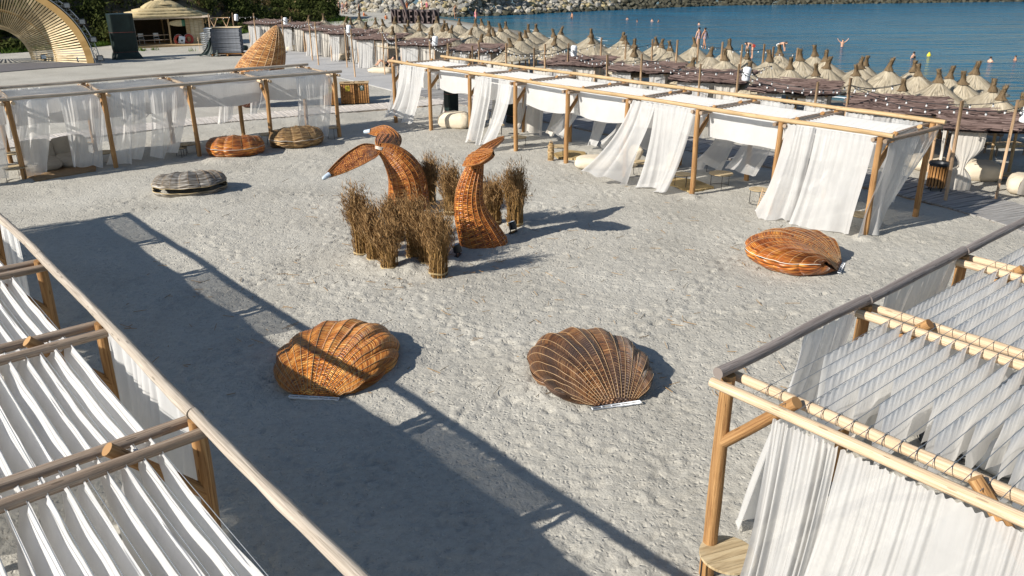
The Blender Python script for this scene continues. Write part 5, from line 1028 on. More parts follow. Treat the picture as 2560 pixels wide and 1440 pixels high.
def string(label, pts, step=0.55, sag=0.22):
    root = thing('bulb_string', label, 'string lights', (pts[0][0], pts[0][1], 0), 0, 'strings of opal bulbs'); base = np.array([pts[0][0], pts[0][1], 0]); b = MB()
    for a, c in zip(pts[:-1], pts[1:]):
        a = np.asarray(a) - base - (0, 0, 0.22); c = np.asarray(c) - base - (0, 0, 0.22); L = np.linalg.norm(c - a)
        if L < 0.8: tube(b, [a, c], 0.006, 4, False); continue
        t = np.linspace(0, 1, 14); f = lambda q: a + (c - a) * np.asarray(q)[..., None] - np.stack([0 * q, 0 * q, sag * min(1.6, L / 4) * 4 * q * (1 - q)], -1)
        tube(b, f(t), 0.011, 4, False)
        for q in np.arange(step * 0.5, L, step) / L:
            o = link('bulb', BULB, None, root); o.location = f(np.array(q)); o.rotation_euler = (g.normal(0, 0.12), g.normal(0, 0.12), 0); link('socket', SOCK, None, o)
    b.build('cable', PLASTIC_BLACK, root)
string('string of opal bulbs along the poles beside the end cabanas', [G(2640, 262, 2.85)] + npos[0:3]); string('string of opal bulbs over the second and third cabanas', npos[2:6]); string('string of opal bulbs before the third to fifth cabanas', npos[5:10]); string('string of opal bulbs across the open gap and next roofs', npos[9:15])
string('string of opal bulbs along the far cabanas', npos[14:20]); string('string of opal bulbs by the last cabanas and mattress stack', npos[19:25])
off = lambda p, d, n: np.array([p[0] + DV[0] * d + NV[0] * n, p[1] + DV[1] * d + NV[1] * n, p[2]])
string('zigzag string of opal bulbs over the end cabana roofs', [npos[0], off(npos[1], 0.5, 3.4), npos[2], off(npos[3], 1.2, 3.2), npos[4]], 0.6, 0.3); string('zigzag string of opal bulbs over the middle cabana roofs', [npos[4], off(npos[5], 1, 3.2), npos[6], off(npos[7], 1, 3.0), npos[8]], 0.6, 0.3)
string('zigzag string of opal bulbs hanging over the open gap', [npos[8], off(npos[10], 0, -0.6), off(npos[10], 0, 3.4), npos[11], off(npos[13], 0.5, 3.0), npos[14]], 0.5, 0.45); string('zigzag string of opal bulbs over the far cabana roofs', [npos[14], off(npos[15], 1, 3.0), npos[16], off(npos[18], 0.5, 2.6), npos[20], npos[21]], 0.6, 0.3)
string('string of opal bulbs between the poles among the parasols', fpos[0:5], 0.6); string('string of opal bulbs between the poles nearest the water', fpos[5:11], 0.6)
def pole_lamp(label, p, k):
    t_ = thing('pole_lamp', label, 'lamp', (p[0] + 0.28, p[1] - 0.05, 2.25), 0, 'white cylindrical pole lamps'); b = MB(); lathe(b, [(0.0, 0.5), (0.1, 0.495), (0.145, 0.46), (0.15, 0.38), (0.15, 0.05), (0.14, 0.0), (0.0, 0.0)], 20); o = b.build('drum', PLASTIC_WHITE, t_); o.rotation_euler = (0.05, 0.12 - 0.05 * k, 0)
    b = MB(); tube(b, [(-0.26, 0, 0.3), (-0.16, 0, 0.32)], 0.03, 8); tube(b, [(-0.15, 0, 0.42), (-0.19, 0, 0.3), (-0.15, 0, 0.16)], 0.02, 6); b.build('bracket', PLASTIC_BLACK, t_)
for k, (i, lb) in enumerate(((0, 'white cylindrical lamp on the pole at the picture edge'), (4, 'white cylindrical lamp over the third cabana from the corner'), (8, 'white cylindrical lamp over the cabana by the gap'), (14, 'white cylindrical lamp above the cabana after the gap'), (18, 'white cylindrical lamp among the far cabanas'), (21, 'white cylindrical lamp before the brushwood shack'), (23, 'white cylindrical lamp above the mattress stack'))): pole_lamp(lb, npos[i], k % 3)
# sun loungers and low tables under the parasols
def lounger(label, p, rz, back=0.6):
    t_ = thing('sun_lounger', label, 'sun lounger', p, rz, 'wooden sun loungers')
    for i in range(9): b = MB(); bbox(b, (-0.45 + i * 0.14, 0, 0.36), (0.12, 0.62, 0.025), 0.004); b.build('slat', WOOD_XGREY if back else WOOD_TAN, t_)
    for y in (-0.3, 0.3): b = MB(); bbox(b, (0.1, y, 0.315), (1.25, 0.05, 0.07), 0.006); b.build('side_rail', WOOD_XGREY if back else WOOD_TAN, t_)
    for x in (-0.45, 0.65):
        for y in (-0.28, 0.28): b = MB(); box(b, (x, y, 0.15), (0.05, 0.05, 0.32)); b.build('leg', WOOD_XGREY, t_)
    if back: b = MB(); bbox(b, (0, 0, 0), (0.7, 0.62, 0.05), 0.01); o = b.build('backrest', CANVAS_GREY, t_); o.location = (-0.72, 0, 0.55); o.rotation_euler = (0, 0.75, 0)
lounger('wooden lounger with raised back behind the end cabana curtain', G(2405, 362), R(-30)); lounger('wooden lounger holding a bright towel behind the end cabana', G(2450, 352), R(-30)); lounger('flat low wooden daybed in the sun between two poles', G(2503, 385), R(10), 0.0); lounger('dark wooden lounger under the parasols at the picture edge', G(2555, 350), R(-30)); lounger('wooden lounger in the shade behind the corner curtain', G(2345, 335), R(-30))
b = MB(); pillow(b, (*G(2452, 348)[:2], 0.47), (1.0, 0.6, 0.16), R(-30), 3, 0.6); tag(b.build('beach_towel', PAINT_RED), 'red beach towel crumpled on a lounger behind the end cabana', 'towel'); b = MB(); pillow(b, (*G(2462, 335)[:2], 0.5), (0.7, 0.5, 0.3), R(-10), 4, 0.6); tag(b.build('beach_towel', PAINT_BLUE), 'blue and white beach towel heaped on a lounger', 'towel')

# ------------------------------------------------------------------ people
def body_mesh(name, J, E, Rad):
    me = bpy.data.meshes.new(name); me.from_pydata(J, E, []); o = bpy.data.objects.new(name, me); C.objects.link(o); sk = o.modifiers.new('s', 'SKIN'); ss = o.modifiers.new('u', 'SUBSURF'); ss.levels = 1; ss.render_levels = 1
    for d, r in zip(me.skin_vertices[0].data, Rad): d.radius = (r, r * 0.85 if r > 0.09 else r); d.use_root = False
    me.skin_vertices[0].data[0].use_root = True
    dg = bpy.context.evaluated_depsgraph_get(); m = bpy.data.meshes.new_from_object(o.evaluated_get(dg)); bpy.data.objects.remove(o); m.name = name
    m.polygons.foreach_set('use_smooth', [True] * len(m.polygons)); return m
def pose(kind):
    pel, ch, nk, hd = (0, 0, 0.95), (0, 0, 1.3), (0, 0.01, 1.47), (0, 0.03, 1.6); top = (0, 0.03, 1.7)
    arms = {s: [(s * 0.17, 0, 1.4), (s * 0.25, 0.02, 1.13), (s * 0.27, 0.08, 0.9), (s * 0.27, 0.1, 0.82)] for s in (-1, 1)}; legs = {s: [(s * 0.09, 0, 0.88), (s * 0.11, 0.02, 0.48), (s * 0.11, -0.02, 0.08), (s * 0.12, 0.13, 0.03)] for s in (-1, 1)}
    if kind == 'walk':
        for s in (-1, 1): legs[s] = [(s * 0.09, 0, 0.88), (s * 0.1, s * 0.14, 0.5), (s * 0.1, s * 0.2 - 0.08, 0.1), (s * 0.1, s * 0.2 + 0.05, 0.03)]; arms[s][1] = (s * 0.25, -s * 0.08, 1.14); arms[s][2] = (s * 0.26, -s * 0.14, 0.92); arms[s][3] = (s * 0.26, -s * 0.13, 0.84)
    if kind == 'up':
        for s in (-1, 1): arms[s] = [(s * 0.17, 0, 1.42), (s * 0.36, 0, 1.55), (s * 0.52, 0, 1.75), (s * 0.56, 0, 1.82)]
    if kind == 'bend':
        ch, nk, hd, top = (0, 0.28, 1.12), (0, 0.42, 1.14), (0, 0.54, 1.1), (0, 0.63, 1.07)
        for s in (-1, 1): arms[s] = [(s * 0.16, 0.36, 1.1), (s * 0.18, 0.42, 0.82), (s * 0.14, 0.45, 0.6), (s * 0.13, 0.47, 0.52)]
    if kind == 'sit':
        for s in (-1, 1): legs[s] = [(s * 0.1, 0.05, 0.88), (s * 0.16, 0.42, 1.12), (s * 0.14, 0.66, 0.84), (s * 0.14, 0.78, 0.82)]; arms[s][1] = (s * 0.26, 0.12, 1.14); arms[s][2] = (s * 0.18, 0.34, 1.14); arms[s][3] = (s * 0.16, 0.4, 1.15)
    if kind == 'recline':
        ch, nk, hd, top = (0, -0.28, 1.1), (0, -0.4, 1.2), (0, -0.47, 1.31), (0, -0.5, 1.4)
        for s in (-1, 1): legs[s] = [(s * 0.1, 0.06, 0.94), (s * 0.14, 0.4, 1.2), (s * 0.14, 0.62, 0.9), (s * 0.14, 0.74, 0.88)]; arms[s] = [(s * 0.18, -0.34, 1.12), (s * 0.3, -0.4, 0.95), (s * 0.24, -0.22, 0.86), (s * 0.24, -0.14, 0.85)]
    J = [pel, ch, nk, hd, top]; E = [(0, 1), (1, 2), (2, 3), (3, 4)]; Rd = [0.135, 0.15, 0.06, 0.095, 0.075]
    for s in (-1, 1):
        i = len(J); J += arms[s]; E += [(1, i), (i, i + 1), (i + 1, i + 2), (i + 2, i + 3)]; Rd += [0.062, 0.045, 0.034, 0.038]
        i = len(J); J += legs[s]; E += [(0, i), (i, i + 1), (i + 1, i + 2), (i + 2, i + 3)]; Rd += [0.092, 0.062, 0.04, 0.035]
    return J, E, Rd, hd, pel, ch
POSES = {}
def person(label, p, rz, kind, skin=0, suit=None, z=0.0, top=None, sc=1.0):
    if kind not in POSES: J, E, Rd, hd, pel, ch = pose(kind); POSES[kind] = (body_mesh('body_' + kind, J, E, Rd), hd, pel, ch)
    me, hd, pel, ch = POSES[kind]; key = kind + str(skin)
    if key not in POSES: m2 = me.copy(); m2.materials.append(SKIN[skin]); POSES[key] = m2
    t_ = thing('person', label, 'person', (p[0], p[1], z), rz); t_.scale = (sc,) * 3; t_.scale = (sc * (0.86 if z < -0.5 else 1.0),) * 3; link('body', POSES[key], None, t_)
    v, f = ico(5, 2, 0.03, (1, 1.05, 1)); b = MB(); v = v * 0.108; v = v[:]; b.add(np.array([x if x[2] > -0.02 else (x[0], min(x[1], -0.02), x[2]) for x in v]) + np.array(hd) + (0, -0.022, 0.03), [f]); b.build('hair', HAIR, t_)
    b = MB(); c = np.array(pel); d = np.array(ch) - c; d /= np.linalg.norm(d); tube(b, [c - d * 0.14, c - d * 0.05, c + d * 0.07], [0.168, 0.18, 0.158], 14, squash=0.85); b.build('swimwear', suit or PLASTIC_BLACK, t_)
    if top is not None: b = MB(); tube(b, [c + d * 0.12, c + d * 0.25, np.array(ch) + d * 0.06], [0.155, 0.17, 0.15], 14, squash=0.8); b.build('shirt', top, t_)
WZ = lambda depth: SEA_Z - depth * 0.9 - 0.1
PINK = m_plain('fabric_pink', (0.5, 0.12, 0.22), 0.8, 0.2); ORANGE = m_plain('fabric_orange', (0.5, 0.14, 0.05), 0.8, 0.2); PATTERN = m_plain('fabric_mauve', (0.3, 0.24, 0.28), 0.8, 0.2, 0.5, 20.0)
person('barefoot person standing in the shade behind the corner curtain', G(2332, 347), R(60), 'walk', 1, PLASTIC_BLACK); person('person in a blue top between the two end cabanas', G(2393, 338), R(200), 'stand', 1, PAINT_BLUE, 0, PAINT_BLUE)
person('sunbather with dark hair leaning back on a cream cushion', G(968, 180), R(110), 'recline', 0, PLASTIC_BLACK, -0.42)
person('wader standing waist-deep near the boulders', G(1430, 47, SEA_Z), R(120), 'stand', 1, PLASTIC_BLACK, WZ(0.62)); person('bather holding both arms up in the open water', G(2105, 117, SEA_Z), R(180), 'up', 0, RED_BROWN, WZ(0.85))
person('long-haired bather in a dark top near the yellow buoy', G(2283, 146, SEA_Z), R(20), 'stand', 0, PLASTIC_BLACK, WZ(1.0), PLASTIC_BLACK); person('swimmer with dark hair right of the yellow buoy', G(2475, 155, SEA_Z), R(300), 'sit', 0, PLASTIC_BLACK, WZ(1.12)); person('swimmer farthest to the right in the water', G(2538, 151, SEA_Z), R(80), 'sit', 1, PLASTIC_BLACK, WZ(1.14))
for i, (x, y) in enumerate(((1568, 48), (1593, 55), (1630, 53), (1646, 55), (1747, 61))): person('distant swimmer showing only head and shoulders, %s from the left' % nth(i), G(x, y, SEA_Z), i * 1.3, 'sit', i % 2, PLASTIC_BLACK, WZ(1.2))
person('bather bending at the water edge beyond the parasols', G(1880, 137), R(90), 'bend', 0, PAINT_RED, -0.3); person('bather stooping behind a parasol topknot near the shore', G(1945, 135), R(240), 'bend', 0, PAINT_WHITE, -0.3)
person('person in a patterned wrap and headscarf at the water edge', G(1745, 116), R(30), 'stand', 0, PATTERN, -0.2, PATTERN); person('person in a mauve wrap walking beside another at the water edge', G(1760, 117), R(40), 'walk', 1, PATTERN, -0.2, PATTERN)
for i, (x, y, kd, s, c, lb) in enumerate(((824, 28, 'sit', 0, PINK, 'person in pink sitting before the boulders'), (832, 30, 'sit', 0, PINK, 'second person in pink sitting on the far sand'), (848, 33, 'stand', 0, PLASTIC_BLACK, 'dark-dressed person standing before the boulders'), (858, 36, 'walk', 1, PATTERN, 'person in mauve between two dark figures'), (868, 35, 'stand', 0, PLASTIC_BLACK, 'second dark-dressed person on the far sand'), (899, 42, 'stand', 1, PLASTIC_BLACK, 'tanned person standing near a pale parasol'), (910, 40, 'sit', 1, ORANGE, 'person in orange sitting on the far sand'), (965, 48, 'sit', 1, ORANGE, 'tanned person sitting near the letter sign'), (1018, 33, 'stand', 1, ORANGE, 'tanned person behind the letter sign'), (1055, 32, 'walk', 0, PAINT_WHITE, 'person in white walking by the boulders'), (1068, 32, 'walk', 0, PINK, 'person in dusky pink walking by the boulders'), (1139, 47, 'stand', 1, PLASTIC_BLACK, 'tanned person at the corner of the bay'), (1190, 60, 'stand', 0, PINK, 'person among the farthest parasols'))): person(lb, G(x, y), i * 0.9, kd, s, c, -0.82 if kd == 'sit' else 0, c)
t_ = thing('buoy', 'bright yellow buoy floating in the bay', 'buoy', (*G(2322, 140, SEA_Z)[:2], SEA_Z)); b = MB(); lathe(b, [(0.0, -0.2), (0.12, -0.18), (0.15, 0.0), (0.13, 0.12), (0.07, 0.22), (0.025, 0.29), (0.0, 0.3)], 18); b.build('float', PAINT_YELLOW, t_); b = MB(); a = np.linspace(0, 2 * PI, 13); tube(b, np.stack([0.07 * np.cos(a), 0 * a, 0.32 + 0.05 * np.sin(a)], 1), 0.012, 5, False); b.build('lifting_eye', STEEL_BLACK, t_)
# ------------------------------------------------------------------ slatted stage vault
def vault():
    cn = np.array([-35.15, 57.7]); cf = np.array([-37.5, 61.4]); al = R(9); ex = np.array([math.cos(al), math.sin(al)]); ax = cf - cn
    root = thing('stage_vault', 'wooden slatted funnel-shaped stage vault', 'stage', (*cn, 0)); rn, hn, rf, hf = 5.75, 5.25, 2.25, 2.35
    def P(ph, t, k=1.0):
        f = t ** 0.8; r = rn + (rf - rn) * f; h = hn + (hf - hn) * f; q = ex * (r * k * math.cos(ph)) + ax * t; return np.array([q[0], q[1], h * k * math.sin(ph)])
    N = 84
    for i in range(N):
        ph = PI * (i + 0.5) / N; b = MB(); t = np.linspace(0.02, 0.99, 9); c = np.array([P(ph, x) for x in t]); dph = 0.0105
        e = np.array([P(ph + dph, x) - P(ph - dph, x) for x in t]); e /= np.linalg.norm(e, axis=1)[:, None]; tn = np.gradient(c, axis=0); tn /= np.linalg.norm(tn, axis=1)[:, None]; nm = np.cross(tn, e)
        tw = (0.25 + 0.5 * math.sin(i * 0.21)); e2 = e * math.cos(tw) + nm * math.sin(tw); n2 = np.cross(tn, e2); w = np.interp(t, [0, 1], [0.062, 0.03])[:, None]
        V = np.stack([c - e2 * w - n2 * 0.01, c + e2 * w - n2 * 0.01, c + e2 * w + n2 * 0.01, c - e2 * w + n2 * 0.01], 1); m = len(t); k, j = np.meshgrid(np.arange(m - 1), np.arange(4), indexing='ij'); k = k.ravel(); j = j.ravel()
        b.add(V.reshape(-1, 3), [np.stack([k * 4 + j, (k + 1) * 4 + j, (k + 1) * 4 + (j + 1) % 4, k * 4 + (j + 1) % 4], 1)], np.tile(np.c_[t * 5, t * 0 + i * 0.37], (1, 4)).reshape(-1, 2)); b.build('slat', PLYWOOD, root, smooth=False)
    def hoop(t, k0, k1, d, mat, name):
        b = MB(); ph = np.linspace(0, PI, 60); a = np.array([P(x, t, k0) for x in ph]); c = np.array([P(x, t, k1) for x in ph]); off = np.array([*(ax / np.linalg.norm(ax) * d), 0])
        V = np.stack([a, c, c + off, a + off], 1); k, j = np.meshgrid(np.arange(59), np.arange(4), indexing='ij'); k = k.ravel(); j = j.ravel(); b.add(V.reshape(-1, 3), [np.stack([k * 4 + j, k * 4 + (j + 1) % 4, (k + 1) * 4 + (j + 1) % 4, (k + 1) * 4 + j], 1)], np.tile(np.c_[ph * 4, ph * 0], (1, 4)).reshape(-1, 2)); b.build(name, mat, root, smooth=False)
    hoop(0.0, 0.96, 1.04, 0.12, PLY_DARK, 'front_rim'); hoop(0.5, 0.985, 1.03, 0.08, PLY_DARK, 'rib_hoop'); hoop(0.98, 0.93, 1.05, 0.1, PLYWOOD, 'back_rim')
    tr = thing('light_truss', 'arched black lighting truss carrying lamps around the vault', 'truss', (*cn, 0)); off = np.array([*(ax / np.linalg.norm(ax) * 0.3), 0])
    tb = [[P(x, 0, 1.06) + off * s for x in np.linspace(0.01, PI - 0.01, 50)] for s in (0.1, 1.2)] + [[P(x, 0, 1.12) + off * 0.6 for x in np.linspace(0.01, PI - 0.01, 50)]]
    for q in tb: b = MB(); tube(b, q, 0.028, 6); b.build('chord_tube', STEEL_WIRE, tr)
    b = MB()
    for i in range(49):
        for u, v in ((0, 1), (1, 2), (2, 0)): tube(b, [tb[u][i], tb[v][i + 1]], 0.014, 4, False)
    b.build('lattice', STEEL_WIRE, tr)
    for i in range(15):
        ph = 0.05 + i * (PI - 0.1) / 14; lp = thing('spot_lamp', 'black box spot lamp clamped on the arched truss, %s up from the sand end' % nth(i), 'spot lamp', np.array([*cn, 0]) + P(ph, 0, 1.12) + off * 0.4, math.atan2(ax[1], ax[0]), 'truss lamps'); b = MB(); bbox(b, (0, 0, 0.1), (0.36, 0.42, 0.34), 0.04); b.build('lamp_housing', PLASTIC_BLACK, lp); b = MB(); box(b, (-0.185, 0, 0.1), (0.01, 0.32, 0.26)); b.build('lamp_lens', STEEL_WIRE, lp); b = MB(); tube(b, [(0, -0.26, 0.1), (0, -0.26, -0.12), (0, 0.26, -0.12), (0, 0.26, 0.1)], 0.015, 5); b.build('yoke', STEEL_BLACK, lp)
    for i, (x, y) in enumerate(((113, 152), (152, 153), (178, 155), (203, 158))): lp = thing('floor_lamp', 'black floor spot lamp before the vault, %s from the left' % nth(i), 'spot lamp', G(x, y), R(110), 'vault floor lamps'); b = MB(); bbox(b, (0, 0, 0.28), (0.34, 0.42, 0.36), 0.04); b.build('lamp_housing', PLASTIC_BLACK, lp); b = MB(); box(b, (-0.18, 0, 0.3), (0.012, 0.32, 0.26)); b.build('lamp_lens', CAP_GREY, lp); b = MB(); tube(b, [(0, -0.25, 0.28), (0, -0.25, 0.02), (0, 0.25, 0.02), (0, 0.25, 0.28)], 0.02, 5); b.build('yoke', STEEL_BLACK, lp)
    b = MB(); q = [G(-90, 168), G(-90, 190), G(120, 172), G(255, 163), G(232, 156), G(60, 159)]; V = np.array([(*p[:2], 0.06) for p in q] + [(*p[:2], -0.05) for p in q]); i = np.arange(6); b.add(V, [i[None, :], np.stack([i, i + 6, (i + 1) % 6 + 6, (i + 1) % 6], 1)]); tag(b.build('ground_strip', m_plain('strip_dark_grey', (0.13, 0.125, 0.13), 0.9, 0.15), smooth=False), 'flat dark grey strip on the sand before the vault', 'mat')  # thin flat sheet, darker grey than the sand around it
vault()
# ------------------------------------------------------------------ beach hut
def hut():
    o = G(338, 120); rz = R(30); t_ = thing('beach_hut', 'straw-roofed wooden beach hut with open front', 'hut', o, rz); W, D, H = 5.7, 3.6, 2.25
    b = MB(); bbox(b, (W / 2, D / 2 - 0.2, 0.08), (W + 0.4, D + 0.9, 0.2), 0.02); b.build('deck', WOOD_TAN, t_)
    for x in (0, 2.9, W):
        for y in (0, D): b = MB(); log(b, (x, y, 0), (x, y, H), 0.075, 0.07, 10, 0.01, int(x * 10 + y)); b.build('post', WOOD_TAN, t_)
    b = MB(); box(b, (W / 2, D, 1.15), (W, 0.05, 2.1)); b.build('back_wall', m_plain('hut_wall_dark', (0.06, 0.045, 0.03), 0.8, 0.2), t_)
    for x in (0.0, W): b = MB(); box(b, (x, D / 2, 1.15), (0.05, D - 0.16, 2.1)); b.build('side_wall', PLYWOOD, t_)
    for k in range(4): b = MB(); bbox(b, (W - 1.45 + k * 0.36 + 0.18, 0.0, 1.2), (0.35, 0.03, 2.05), 0.004); b.build('front_board', PLYWOOD if k else WOOD_TAN, t_)
    b = MB(); bbox(b, (W / 2, -0.45, H + 0.1), (W + 1.1, 0.06, 0.2), 0.01); b.build('eave_board', WOOD_SILVER, t_)
    for k, (s, z0, z1) in enumerate(((1.0, 2.5, 2.72), (0.84, 2.7, 2.92), (0.66, 2.9, 3.14), (0.46, 3.12, 3.62))):      # overlapping tiers of thatch
        n = 56; a = np.linspace(0, 2 * PI, n + 1); sq = lambda x: np.sign(x) * np.abs(x) ** 0.45; ox, oy = sq(np.cos(a)) * (W / 2 + 0.75), sq(np.sin(a)) * (D / 2 + 0.75); b = MB(); rr = [(0.985, z0 - 0.14), (1.0, z0), (0.75, z0 + (z1 - z0) * 0.55), (0.45, z1)]
        j = 1 + 0.015 * rng.standard_normal(n + 1); j[-1] = j[0]; V = np.stack([np.stack([W / 2 + ox * s * f * j, D / 2 + oy * s * f * j, np.full(n + 1, z) + 0.02 * j], 1) for f, z in rr], 1); b.add(V.reshape(-1, 3), [grid_faces(n + 1, 4)], np.stack([np.broadcast_to((a / 6.28)[:, None], (n + 1, 4)), np.broadcast_to([0, 0.1, 0.6, 1.2], (n + 1, 4))], 2).reshape(-1, 2)); b.build('thatch_tier', STRAW_HUT, t_)
    b = MB(); lathe(b, [(1.1, 3.35), (0.6, 3.6), (0.3, 4.0), (0.17, 4.5), (0.22, 5.0), (0.0, 5.0)], 14, (W / 2, D / 2, 0), jit=0.06); b.build('thatch_peak', STRAW_HUT, t_)
    for y, z, L in ((0.15, 0.95, 2.7), (0.2, 0.55, 2.7)): b = MB(); bbox(b, (1.45, y, z), (L, 0.06, 0.06), 0.008); b.build('rail', WOOD_XGREY, t_)
    M2 = t_.matrix_basis; c, s_ = math.cos(rz), math.sin(rz); wp = lambda x, y, z: np.array([o[0] + x * c - y * s_, o[1] + x * s_ + y * c, z])
    def th(nm, lb, cat, p): return thing(nm, lb, cat, wp(*p), rz)
    sb = th('surfboard', 'cream and green surfboard hung high inside the hut', 'surfboard', (3.9, 0.2, 1.85)); 
    for nm, m, x0, x1 in (('cream_half', PAINT_CREAM, -0.95, 0.1), ('green_half', PAINT_GREEN, 0.1, 0.95)):
        t = np.linspace(x0, x1, 10); w = 0.27 * np.sqrt(np.clip(1 - (t / 0.96) ** 2, 0.0004, 1)); b = MB(); tube(b, np.stack([t, 0 * t, 0 * t], 1), w, 16, squash=0.18); q = b.build(nm, m, sb); q.rotation_euler = (PI / 2, 0, 0)
    for k, (x, z, lb) in enumerate(((3.55, 0.5, 'red inflatable ring leaning on the hut front'), (4.35, 0.52, 'orange-red inflatable ring beside the hut boards'))):
        p = th('swim_ring', lb, 'swim ring', (x, -0.05, z)); a = np.linspace(0, 2 * PI, 33); b = MB(); tube(b, np.stack([0.3 * np.cos(a), 0 * a, 0.34 * np.sin(a)], 1), 0.11, 10, False); b.build('tube', PAINT_RED, p); b = MB(); tube(b, np.stack([0.42 * np.cos(a), 0 * a, 0.46 * np.sin(a)], 1), 0.012, 5, False); b.build('rope', BINDING, p)
    p = th('cool_box', 'pale blue and white box leaning before the red rings', 'box', (3.75, -0.2, 0.5)); b = MB(); bbox(b, (0, 0, 0), (0.5, 0.12, 0.62), 0.03); q = b.build('box_body', PLASTIC_WHITE, p); q.rotation_euler = (0, 0.2, 0); b = MB(); lathe(b, [(0, 0), (0.08, 0.0), (0.08, 0.01)], 14, (0, 0, 0)); q = b.build('box_emblem', PLASTIC_BLACK, p); q.rotation_euler = (PI / 2, 0, 0); q.location = (0, -0.065, -0.05)
    for x in (0.7, 1.9):                                          # folded chairs in the dark
        p = th('folding_chair', 'white folding chair in the shaded hut, %s' % ('by the tarp' if x < 1 else 'by the post'), 'chair', (x, 0.9, 0.2)); 
        for nm, q in (('seat', (0, 0, 0.42)), ): b = MB(); bbox(b, q, (0.42, 0.4, 0.03), 0.006); b.build(nm, PAINT_WHITE, p)
        b = MB(); bbox(b, (0, 0.2, 0.72), (0.42, 0.03, 0.3), 0.006); b.build('backrest', PAINT_WHITE, p)
        for lx in (-0.19, 0.19): b = MB(); tube(b, [(lx, -0.18, 0), (lx, 0.2, 0.85)], 0.012, 5); b.build('leg', PAINT_WHITE, p); b = MB(); tube(b, [(lx, 0.2, 0), (lx, -0.15, 0.42)], 0.012, 5); b.build('leg', PAINT_WHITE, p)
hut()
# ------------------------------------------------------------------ tarped stack, mattresses, white stacks
def tarp_box(name, label, p, rz, sx, sy, h, seed, skirt=0.5):
    t_ = thing(name, label, 'covered stack', p, rz); n, m = 96, 26; a = np.linspace(0, 2 * PI, n + 1); z = np.linspace(0, 1, m); A, Z = np.meshgrid(a, z, indexing='ij'); sq = lambda x: np.sign(x) * np.abs(x) ** 0.32
    k = 1 + 0.035 * vn2(A * 3, Z * 4, seed) + 0.03 * np.sin(A * 13 + 3 * vn(Z * 3, seed)) * (1 - Z) ** 2 + skirt * np.clip(0.14 - Z, 0, 1) * 2.2 * (1 + 0.8 * vn(A * 2.5, seed + 2)) - 0.05 * np.exp(-((Z - 0.16) / 0.03) ** 2)
    X, Y = sq(np.cos(A)) * sx / 2 * k, sq(np.sin(A)) * sy / 2 * k; V = np.stack([X, Y, Z * h], 2); V[-1] = V[0]; b = MB(); b.add(V.reshape(-1, 3), [grid_faces(n + 1, m)], np.stack([A, Z], 2).reshape(-1, 2))
    top = V[:, -1]; rings = np.stack([top * np.array([f, f, 1]) + np.array([0, 0, 0.06 * (1 - f)]) for f in (1, 0.94, 0.6, 0.02)], 1); b.add(rings.reshape(-1, 3), [grid_faces(n + 1, 4)]); b.build('tarp', TARP, t_)
    for zz in (0.17, 0.62): b = MB(); i = int(zz * (m - 1)); tube(b, V[:, i] * np.array([1.012, 1.012, 1]), 0.014, 4, False); b.build('strap', RED_BROWN, t_)
    return t_
tarp_box('tarped_stack', 'tall block wrapped in dark green tarpaulin beside the vault', G(308, 148) + (0, 0.6, 0), R(28), 1.75, 1.5, 3.15, 3)
tarp_box('covered_rack', 'slim rack under dark green cover behind the curtains of the long pergola', G(1128, 296) + (0, 0.3, 0), R(40), 0.55, 0.45, 1.75, 5, 0.25)
tarp_box('covered_rack', 'black-green covered rack standing between the two twin curtains', G(1286, 308) + (0, 0.3, 0), R(40), 0.6, 0.45, 1.8, 6, 0.25)
sp = G(565, 141) + (0, 0.7, 0); srz = R(8)
def stacked(name, lb, cat, n, c, size, mat, grp, z0, dz, seed, round_=0.03):
    gg = np.random.default_rng(seed); b = MB(); bbox(b, (0, 0, 0), size, round_); me = b.mesh(name); me.materials.append(mat)
    for i in range(n):
        o = link(name, me); o.location = (c[0] + gg.normal(0, 0.012), c[1] + gg.normal(0, 0.012), z0 + i * dz); o.rotation_euler = (0, 0, srz + gg.normal(0, 0.012)); tag(o, lb % nth(i), cat, grp)
stacked('mattress', 'grey foam mattress, %s from the bottom of the tall stack', 'mattress', 20, sp, (2.1, 1.25, 0.086), FOAM_GREY, 'stacked grey mattresses', 0.28, 0.088, 4)
t_ = thing('red_pallet', 'reddish timber pallet under the mattress stack', 'pallet', sp, srz)
for k in range(6): b = MB(); bbox(b, (0, -0.62 + k * 0.25, 0.17), (2.5, 0.14, 0.03), 0.005); b.build('deck_board', WOOD_BIN, t_)
for x in (-1.1, 0, 1.1): b = MB(); bbox(b, (x, 0, 0.08), (0.12, 1.4, 0.13), 0.006); b.build('bearer', WOOD_BIN, t_)
t_ = thing('board_top', 'plywood sheet with trestle frames on top of the mattress stack', 'board', (sp[0], sp[1], 2.05), srz); b = MB(); bbox(b, (0, 0, 0.02), (2.3, 1.3, 0.03), 0.004); b.build('sheet', PLYWOOD, t_)
for x in (-0.8, 0.1):
    for s in (-1, 1): b = MB(); bbox(b, (0, 0, 0), (0.72, 0.05, 0.05), 0.005); q = b.build('trestle_leg', WOOD_POLE, t_); q.location = (x + s * 0.14, 0, 0.36); q.rotation_euler = (0, -PI / 2 + s * 0.4, 0)
b = MB(); bbox(b, (-0.35, 0, 0.7), (1.3, 0.05, 0.05), 0.005); b.build('trestle_rail', WOOD_POLE, t_)
stacked('white_lounger', 'white plastic lounger, %s from the bottom of the stack by the mattresses', 'lounger', 12, G(527, 132) + (0, 0.9, 0), (1.0, 1.2, 0.09), PAINT_WHITE, 'stacked white loungers', 0.07, 0.155, 5, 0.02)
stacked('white_lounger', 'white plastic lounger in the lower stack, %s from its bottom', 'lounger', 9, G(512, 128) + (0, 0.9, 0), (0.8, 1.0, 0.09), PAINT_WHITE, 'stacked white loungers', 0.07, 0.155, 6, 0.02)
